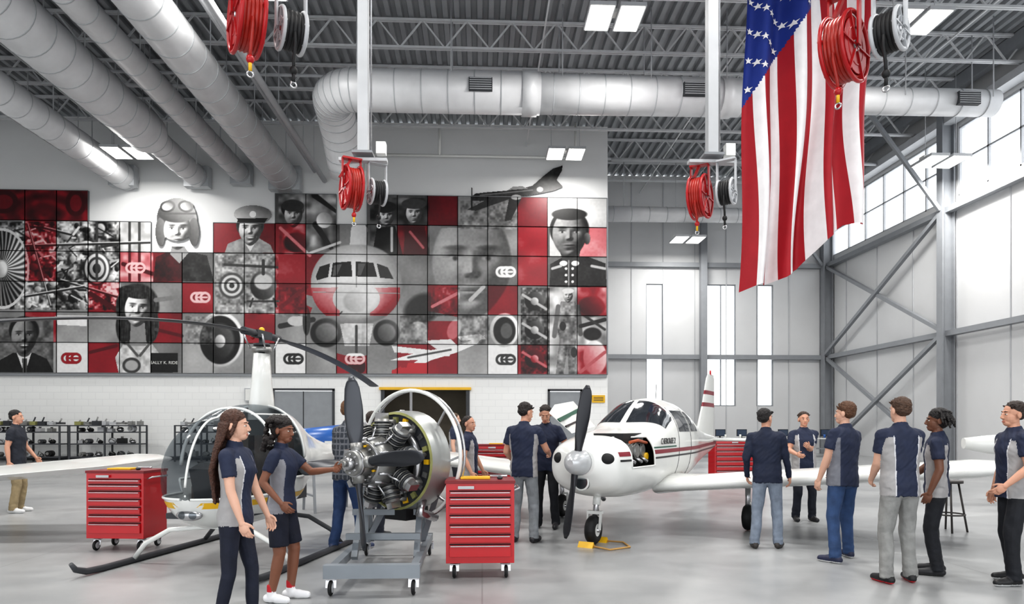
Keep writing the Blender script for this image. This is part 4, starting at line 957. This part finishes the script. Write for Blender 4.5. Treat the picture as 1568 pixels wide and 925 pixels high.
def person(pos,h,head,name,skin=(198,150,125),hair=(50,35,28),style='short',shirt=(34,42,66),panel='side',pcol=(150,150,152),pants=(40,44,60),shoe=(36,36,40),sole=(60,60,62),
           hands=((.27,-.05,.88),(-.27,-.05,.88)),feet=((.13,0,8),(-.13,0,-8)),lean=0,twist=0,hy=0,hp=0,fem=False,shorts=False,vox=.011,socks=None,slv=.62,side=0,bulk=1.,plaid=False):
    k=h/1.78
    fs=.9 if fem else 1.
    mS=mat('skin_%s'%(skin,),skin,.5,var=.04,vs=12); mH=mat('hair_%s'%(hair,),hair,.55,var=.3,vs=40,bump=.6,bs=90); mT=mat('cloth_%s'%(shirt,),shirt,.75,var=.12,vs=14,bump=.25,bs=14); mP=mat('panel_%s'%(pcol,),pcol,.75,var=.06,vs=14,bump=.25,bs=14)
    mJ=mat('trousers_%s'%(pants,),pants,.8,var=.22,vs=9,bump=.4,bs=16); mO=mat('shoe_%s'%(shoe,),shoe,.5); mL=mat('sole_%s'%(sole,),sole,.5); mLip=mat('lips_%s'%(skin,),tuple(int(x*f) for x,f in zip(skin,(.86,.68,.68))),.5)
    mW=mat('piping_white',(205,205,208),.7); mK=mat('socks_%s'%(socks,),socks or (30,30,32),.8); mB=mat('plaid_grey',(112,114,120),.8)
    T=Matrix.Translation((0,0,.95))@Matrix.Rotation(math.radians(twist),4,'Z')@Matrix.Rotation(math.radians(lean),4,'X')@Matrix.Rotation(math.radians(side),4,'Y')@Matrix.Translation((0,0,-.95))
    TH_=T@Matrix.Translation((0,0,1.52))@Matrix.Rotation(math.radians(hy),4,'Z')@Matrix.Rotation(math.radians(hp-lean*.5),4,'X')@Matrix.Scale(1.05,4)@Matrix.Translation((0,0,-1.53))
    R3=TH_.to_3x3().normalized()
    def t(p): return T@V(p)
    def th(p): return TH_@V(p)
    body=[];headp=[];hand=[]
    sx=.172*fs
    if fem: secs=[(.86,0,.162,.122),(.95,.005,.164,.124),(1.10,0,.132,.10),(1.22,-.008,.142,.118),(1.31,-.014,.156,.132),(1.41,0,.164,.105),(1.465,.008,.12,.08),(1.50,.012,.06,.056)]
    else: secs=[(.84,0,.178,.132),(.95,0,.178,.130),(1.08,-.004,.168,.120),(1.20,-.004,.178,.122),(1.32,-.004,.194,.128),(1.42,.004,.198,.112),(1.475,.01,.14,.088),(1.515,.012,.068,.062)]
    secs=[(a,b,c*(bulk if a<1.35 else 1),d*(bulk if a<1.35 else 1)) for a,b,c,d in secs]
    tor=Lf(secs,'torso',T); body.append(tor)
    body.append(Cap(t((0,.015,1.46)),th((0,.0,1.58)),.056*fs,.05*fs,mS))
    body.append(Cap(t((0,.014,1.485)),t((0,.004,1.535)),.076*fs,.067*fs,mT,True))
    for i,sg in((0,1),(1,-1)):
        S=t((sg*sx,.0,1.425)); w=V(hands[i]); e,w=ik(S,w,.285,.255,(sg*.45,1,-.5))
        body.append(Cap(t((sg*sx*.6,.005,1.435)),S,.066*fs,.066*fs,mT))
        ce=S.lerp(e,slv) if slv<1 else e
        body.append(Cap(S,ce,.066*fs,(.063 if slv<1 else .05)*fs,mT,slv<1))
        body.append(Cap(S,e,.05*fs,.042*fs,mS if slv<1 else mT))
        if slv<1:
            body.append(Cap(e,e.lerp(w,.35),.042*fs,.041*fs,mS)); body.append(Cap(e.lerp(w,.35),w,.041*fs,.027*fs,mS))
        else: body.append(Cap(e,w,.046*fs,.036*fs,mT)); body.append(Cap(e,w,.03,.025,mS))
        d=(w-e).normalized(); st=V((0,-.75,.6)); st=(st-d*st.dot(d)).normalized(); nn=st.cross(d)
        if nn.dot(V((-sg,0,0)))<0: nn=-nn
        R=Matrix((st,d,nn)).transposed()
        hand.append(Cap(w-d*.05,w+d*.02,.0275*fs,.026*fs,mS)); hand.append(El(w+d*.052,(.041*fs,.052,.0165),mS,R)); 
        for f in range(4):
            o=(1.5-f)*.0215; bl=(.042,.047,.044,.034)[f]; b0=w+d*(.088-abs(f-1.3)*.006)+st*o; c1=math.radians(24+f*4); c2=math.radians(60+f*5)
            p1=b0+(d*math.cos(c1)+nn*math.sin(c1))*bl; p2=p1+(d*math.cos(c2)+nn*math.sin(c2))*bl*.85
            hand.append(Cap(b0-d*.02,p1,.0098,.0088,mS)); hand.append(Cap(p1,p2,.0088,.0072,mS))
        b0=w+d*.028+st*.026; p1=b0+(d*.6+st*.6+nn*.35).normalized()*.042; p2=p1+(d*.85+st*.2+nn*.45).normalized()*.032
        hand.append(Cap(b0,p1,.014,.0105,mS)); hand.append(Cap(p1,p2,.0105,.008,mS))
    body.append(El((0,.010,.905),(.150*bulk*(.98 if fem else 1),.112*bulk,.10),mJ))
    ra,rk,rc_,rl=(.088,.056,.054,.042) if fem else (.096,.070,.066,.063)
    for i,sg in((0,1),(1,-1)):
        fx,fy,ya=feet[i]; H=V((sg*.085,.005,.895)); an=V((fx,fy,.085)); kn,_=ik(H,an,.415,.405,(sg*.12,-1,0))
        if shorts:
            body.append(Cap(H,H.lerp(kn,.85),.100,.090,mJ,True)); body.append(Cap(H,kn,.09,.06,mS)); body.append(Cap(kn,kn.lerp(an,.35),.056,.056,mS)); body.append(Cap(kn.lerp(an,.35),an,.056,.036,mS)); body.append(Cap(an+V((0,0,.09)),an,.043,.042,mK,True))
            body.append(Cap(H,H+V((0,0,-.05)),.098,.098,mJ))
        else:
            body.append(Cap(H,kn,ra,rk,mJ)); body.append(Cap(kn,kn.lerp(an,.4),rk,rc_,mJ)); lo=V((an.x,an.y+.005,.055)); body.append(Cap(kn.lerp(an,.4),lo,rc_,rl,mJ,True))
        ya=math.radians(ya); fd=V((math.sin(ya),-math.cos(ya),0)); 
        hl=V((fx,fy,.042))-fd*.045; to=V((fx,fy,.034))+fd*.165
        body.append(Cap(hl,V((fx,fy,.045))+fd*.08,.042,.043,mO)); body.append(Cap(V((fx,fy,.04))+fd*.06,to,.046,.036,mO)); body.append(Cap(V((fx,fy,.04)),V((fx,fy,.10)),.043,.044,mO))
    headp+= [Cap(t((0,.015,1.49)),th((0,-.002,1.60)),.053*fs,.05*fs,mS),El(th((0,.010,1.69)),(.077,.095,.090),mS,R3),El(th((0,-.028,1.637)),(.062,.067,.088),mS,R3),El(th((0,-.047,1.583)),(.042,.044,.035),mS,R3),
             El(th((0,-.01,1.60)),(.055,.063,.047),mS,R3),
             Cap(th((0,-.088,1.668)),th((0,-.102,1.632)),.0085,.0125,mS),El(th((0,-.096,1.626)),(.019,.012,.009),mS,R3),Cap(th((-.017,-.0862,1.594)),th((.017,-.0862,1.594)),.0066,.0066,mLip),
             El(th((.076,.012,1.652)),(.012,.021,.033),mS,R3),El(th((-.076,.012,1.652)),(.012,.021,.033),mS,R3),Cap(th((-.034,-.078,1.688)),th((.034,-.078,1.688)),.0085,.0085,mS)]
    if style in('short','spiky','buzz'):
        o={'short':.005,'spiky':.012,'buzz':.001}[style]
        headp+=[El(th((0,.024,1.708+o*.6)),(.079+o*.6,.094+o*.6,.080+o),mH,R3),El(th((0,.047,1.672)),(.076+o*.5,.063+o*.5,.067),mH,R3)]
        if style!='buzz':
            for i in range(34):
                a=random.uniform(-1.2,1.2);b=random.uniform(-1.,.9); c0=V((.07*math.sin(a),.02+.08*math.sin(b),1.70+.075*math.cos(a)*math.cos(b))); headp.append(Cap(th(c0),th(c0+V((.016*math.sin(a),-.012,.022 if style=='spiky' else .010))),.013,.006,mH))
    if style=='long':
        headp+=[El(th((0,.022,1.712)),(.086,.101,.088),mH,R3),El(th((0,.05,1.65)),(.085,.066,.105),mH,R3)]
        for i in range(19):
            a=-1.3+2.6*i/18; x=.080*math.sin(a); y=.02+.088*math.cos(a)
            p0=th((x,y,1.67)); p1=t((x*1.5,.085+.05*math.cos(a),1.47)); p2=t((x*1.7+random.uniform(-.01,.01),.125+.03*math.cos(a),1.30)); p3=t((x*1.5+random.uniform(-.02,.02),.11+.035*math.cos(a),1.06+random.uniform(-.03,.06)))
            headp+=[Cap(p0,p1,.025,.025,mH),Cap(p1,p2,.025,.022,mH),Cap(p2,p3,.022,.008,mH)]
        for sg in(-1,1): headp.append(Cap(th((sg*.062,-.03,1.735)),th((sg*.083,.01,1.60)),.018,.016,mH))
    if style in('curly','dreads'):
        headp+=[El(th((0,.022,1.712)),(.087,.103,.090),mH,R3),El(th((0,.05,1.66)),(.087,.072,.084),mH,R3)]
        for i in range(170 if style=='curly' else 90):
            a=random.uniform(-2.3,2.3); b=random.uniform(-.3,1.5); r=.098
            c0=V((r*math.sin(a)*math.cos(b*.9),.025+r*math.cos(a)*math.cos(b*.9)*1.05,1.69+.088*math.sin(b)))
            if abs(a)>1.75 and c0.z<1.74: continue
            if style=='curly':
                zz=random.uniform(0,.24)*(1 if b<.5 else 0); kx=1.15+zz*1.2; c1=V((c0.x*kx,c0.y*1.15+.02,c0.z-zz)); rr_=random.uniform(.017,.030); headp.append(El(th(c1),(rr_,rr_,rr_),mH))
            else:
                c1=c0+V((c0.x*.35,(c0.y)*.25,-random.uniform(.04,.10) if b<.7 else -.01)); headp.append(Cap(th(c0),th(c1),.012,.009,mH))
    V_all=[];Q_all=[];M_all=[];off=0; mats=[mS,mH,mT,mP,mJ,mO,mL,mLip,mW,mK,mB]
    for prims,vx,it in((body,vox,3),(headp,vox*.5,1),(hand,.0045 if vox<.012 else .0055,1)):
        co,no,q,c,idx,dv=solve(prims,vx,it)
        ms=[p.m for p in prims]
        mi=np.array([mats.index(m) if m!='torso' else 100 for m in ms])[idx]
        if prims is body:
            L=tor.loc(c); z=L[:,2]; rx=np.interp(z,tor.s[:,0],tor.s[:,2]); u=np.abs(L[:,0])/rx; tt=(mi==100)|((mi==4)&(z>tor.s[0,0]+.004))
            mi[tt]=2
            if panel=='side':
                g=tt&(u>.62)&(z<1.40); mi[g]=3; mi[tt&(u>.57)&(u<=.62)&(z<1.42)]=8
            elif panel=='yoke':
                mi[tt&(u>.80)&(z<1.38)]=3
            if plaid:
                pl=(mi==2)&((np.mod(c[:,2],.07)<.018)|(np.mod(c[:,0]+c[:,1]*.5,.06)<.014)); mi[pl]=10
            mi[(mi==5)&(c[:,2]<.022)]=6
            vm=np.array([mats.index(m) if m!='torso' else 2 for m in ms])[dv]; cloth=np.isin(vm,[2,4])
            disp=np.zeros(len(co)); amp=.5 if fem else 1.
            for i in np.nonzero(cloth)[0]:
                p=co[i]; 
                if vm[i]==4: disp[i]=amp*(noise.noise(V((p[0]*11,p[1]*11,p[2]*5)))*.010+noise.noise(V((p[0]*16+5,p[1]*16,p[2]*14+p[0]*12)))*.004+.0022*math.sin(p[2]*88+14*p[0]+10*p[1])*math.exp(-((p[2]-.13)/.07)**2))
                else: disp[i]=(noise.noise(V((p[0]*9,p[1]*9,p[2]*9)))*.011+noise.noise(V((p[0]*18+5,p[1]*18,p[2]*26+p[0]*22)))*.006)*amp
            co=co+no*disp[:,None]; co[:,2]=np.maximum(co[:,2],.0)
        if prims is headp:
            hv=np.array([mats.index(m) for m in ms])[dv]==1; disp=np.array([noise.noise(V(p)*60) if a else 0 for p,a in zip(co,hv)])*.005; co=co+no*disp[:,None]
        V_all.append(co);Q_all.append(q+off);M_all.append(mi);off+=len(co)
    mb=MB(); we=mat('eye_white',(222,216,208),.4);ir=mat('iris_dark',(40,28,20),.25)
    for sg in(-1,1):
        mb.ell(th((sg*.030,-.0752,1.662)),(.0130,.0108,.0072),we,R3,12,8); mb.ell(th((sg*.030,-.0842,1.662)),(.0064,.0036,.0064),ir,R3,10,6)
        mb.tube([th((sg*.015,-.0868,1.684)),th((sg*.032,-.085,1.690)),th((sg*.050,-.073,1.685))],[.003,.0042,.0025],mH,6)
        mb.tube([th((sg*.018,-.0835,1.667)),th((sg*.030,-.0862,1.6705)),th((sg*.044,-.079,1.667))],[.0018,.0026,.0018],mS,6)
    k0=len(mats); mats+=mb.mats; ev=np.array(mb.v)
    M4=place(pos[0],pos[1],head)@Matrix.Scale(k,4)
    co=np.concatenate(V_all); q=np.concatenate(Q_all); mi=np.concatenate(M_all)
    vs=[tuple(v) for v in co]+[tuple(v) for v in ev]; fs_=[tuple(int(i) for i in f) for f in q]+[tuple(i+len(co) for i in f) for f in mb.f]
    me=bpy.data.meshes.new(name); me.from_pydata(vs,[],fs_)
    for m in mats: me.materials.append(m)
    me.polygons.foreach_set('material_index',list(map(int,mi))+[i+k0 for i in mb.m]); me.polygons.foreach_set('use_smooth',[True]*len(fs_)); me.update()
    ob=bpy.data.objects.new(name,me); ob.matrix_world=M4; sc.collection.objects.link(ob); return ob
navy=(34,42,66); gry=(160,158,158)
tanS=(200,150,126); brn=(120,78,58); lt=(210,166,144)
person((-1.84,5.19),1.64,82,'woman_standing',lt,(74,46,34),'long',navy,'side',gry,(26,30,46),fem=True,hands=((.20,-.20,.84),(-.20,-.16,.86)),feet=((.09,-.10,5),(-.09,.10,-5)),hy=12,vox=.008)
person((-1.75,6.06),1.60,80,'woman_standing',(128,84,64),(30,22,20),'curly',navy,'yoke',(140,140,146),(20,24,40),(230,230,232),(240,240,240),fem=True,shorts=True,hands=((.12,-.46,1.27),(-.24,-.10,.98)),feet=((.10,-.04,5),(-.10,.06,-8)),hy=-8,hp=6,vox=.008,socks=(190,40,50))
person((3.55,8.36),1.74,155,'man_standing',tanS,(30,26,26),'short',(30,38,60),'none',gry,(128,138,152),(60,56,54),(70,66,62),hands=((.25,-.10,.92),(-.26,-.12,.90)),feet=((.15,.04,14),(-.13,-.06,-12)),hy=-30,slv=1,side=2,vox=.009)
person((5.16,10.75),1.75,-5,'man_standing',tanS,(60,44,34),'short',navy,'side',gry,(30,34,46),hands=((-.05,-.32,1.22),(-.22,-.30,1.10)),hy=-5,vox=.011,bulk=1.08)
person((4.1,7.6),1.79,195,'man_standing',lt,(90,60,40),'spiky',(38,46,70),'yoke',(120,122,130),(50,74,112),(40,44,70),(225,225,225),hands=((.24,-.10,.90),(-.20,-.28,.98)),feet=((.22,.12,20),(-.18,-.10,-16)),hy=15,bulk=1.05,side=-3,twist=8,vox=.008)
person((4.06,6.47),1.80,180,'man_standing',lt,(78,56,42),'short',navy,'side',gry,(140,140,138),(30,30,32),(200,40,50),hands=((.12,-.27,.99),(-.12,-.27,.99)),feet=((.14,.02,12),(-.13,-.04,-14)),hy=5,vox=.008)
person((4.69,6.85),1.70,-125,'man_standing',(112,74,56),(24,20,20),'dreads',navy,'side',gry,(26,28,34),(34,34,38),(60,60,60),hands=((.24,-.06,.9),(-.18,-.28,1.0)),hy=10,vox=.008,bulk=.93,side=2)
person((5.16,6.42),1.76,-100,'man_standing',tanS,(46,34,28),'short',navy,'side',gry,(28,30,36),(30,30,32),(210,210,210),hands=((.22,-.18,.98),(-.24,-.05,.9)),feet=((.15,-.08,10),(-.13,.08,-10)),hy=0,vox=.008)
person((-1.66,8.45),1.83,150,'man_standing',lt,(110,76,50),'spiky',(58,62,70),'none',gry,(44,66,104),(60,70,100),(220,220,220),hands=((.2,-.34,1.1),(-.2,-.30,1.15)),feet=((.16,.04,10),(-.12,-.12,-10)),hy=10,slv=1,lean=4,plaid=True)
person((-1.5,9.5),1.72,140,'man_standing',lt,(50,36,30),'short',(40,44,56),'none',gry,(36,40,52),hands=((.2,-.3,1.1),(-.27,-.05,.9)),vox=.012)
person((-.19,10.),1.67,75,'man_standing',tanS,(40,30,26),'buzz',navy,'side',gry,(40,42,50),hands=((.22,-.16,.92),(-.24,-.1,.92)),hy=-15,vox=.011)
person((.55,8.95),1.83,160,'man_standing',tanS,(34,26,24),'short',navy,'yoke',gry,(130,134,138),hands=((.22,-.24,1.02),(-.24,-.36,1.12)),hy=-35,hp=12,vox=.009)
person((.97,10.2),1.84,-20,'man_standing',tanS,(36,28,24),'short',navy,'none',gry,(26,28,34),hands=((.30,-.30,1.12),(-.2,-.3,1.05)),hy=10,hp=22,lean=6,vox=.011)
person((-.55,14.),1.78,80,'man_standing',lt,(80,60,44),'short',navy,'side',gry,(40,42,50),vox=.014)
person((-8.2,12.4),1.80,100,'man_standing',tanS,(30,26,26),'short',(36,40,50),'none',gry,(150,134,104),(220,220,220),(235,235,235),hands=((.24,-.2,.95),(-.27,0,.9)),vox=.013)
person((-2.5,33.),1.76,20,'man_standing',tanS,(40,30,26),'short',navy,'none',gry,(40,42,50),vox=.016)

# ------------------------------------------------------------ world, camera
w=bpy.data.worlds.new('World'); sc.world=w; w.use_nodes=True; bg=w.node_tree.nodes['Background']; bg.inputs['Color'].default_value=(.94,.97,1,1); bg.inputs['Strength'].default_value=2.4
cam=bpy.data.cameras.new('camera'); co=bpy.data.objects.new('camera',cam); sc.collection.objects.link(co); sc.camera=co
cam.sensor_width=36; cam.lens=24; cam.shift_y=.1208; cam.clip_end=200
co.location=(0,0,1.53); co.rotation_euler=(math.radians(90),0,math.radians(-2.5))
sc.view_settings.view_transform='Standard'; sc.view_settings.look='Medium High Contrast'; sc.view_settings.exposure=0
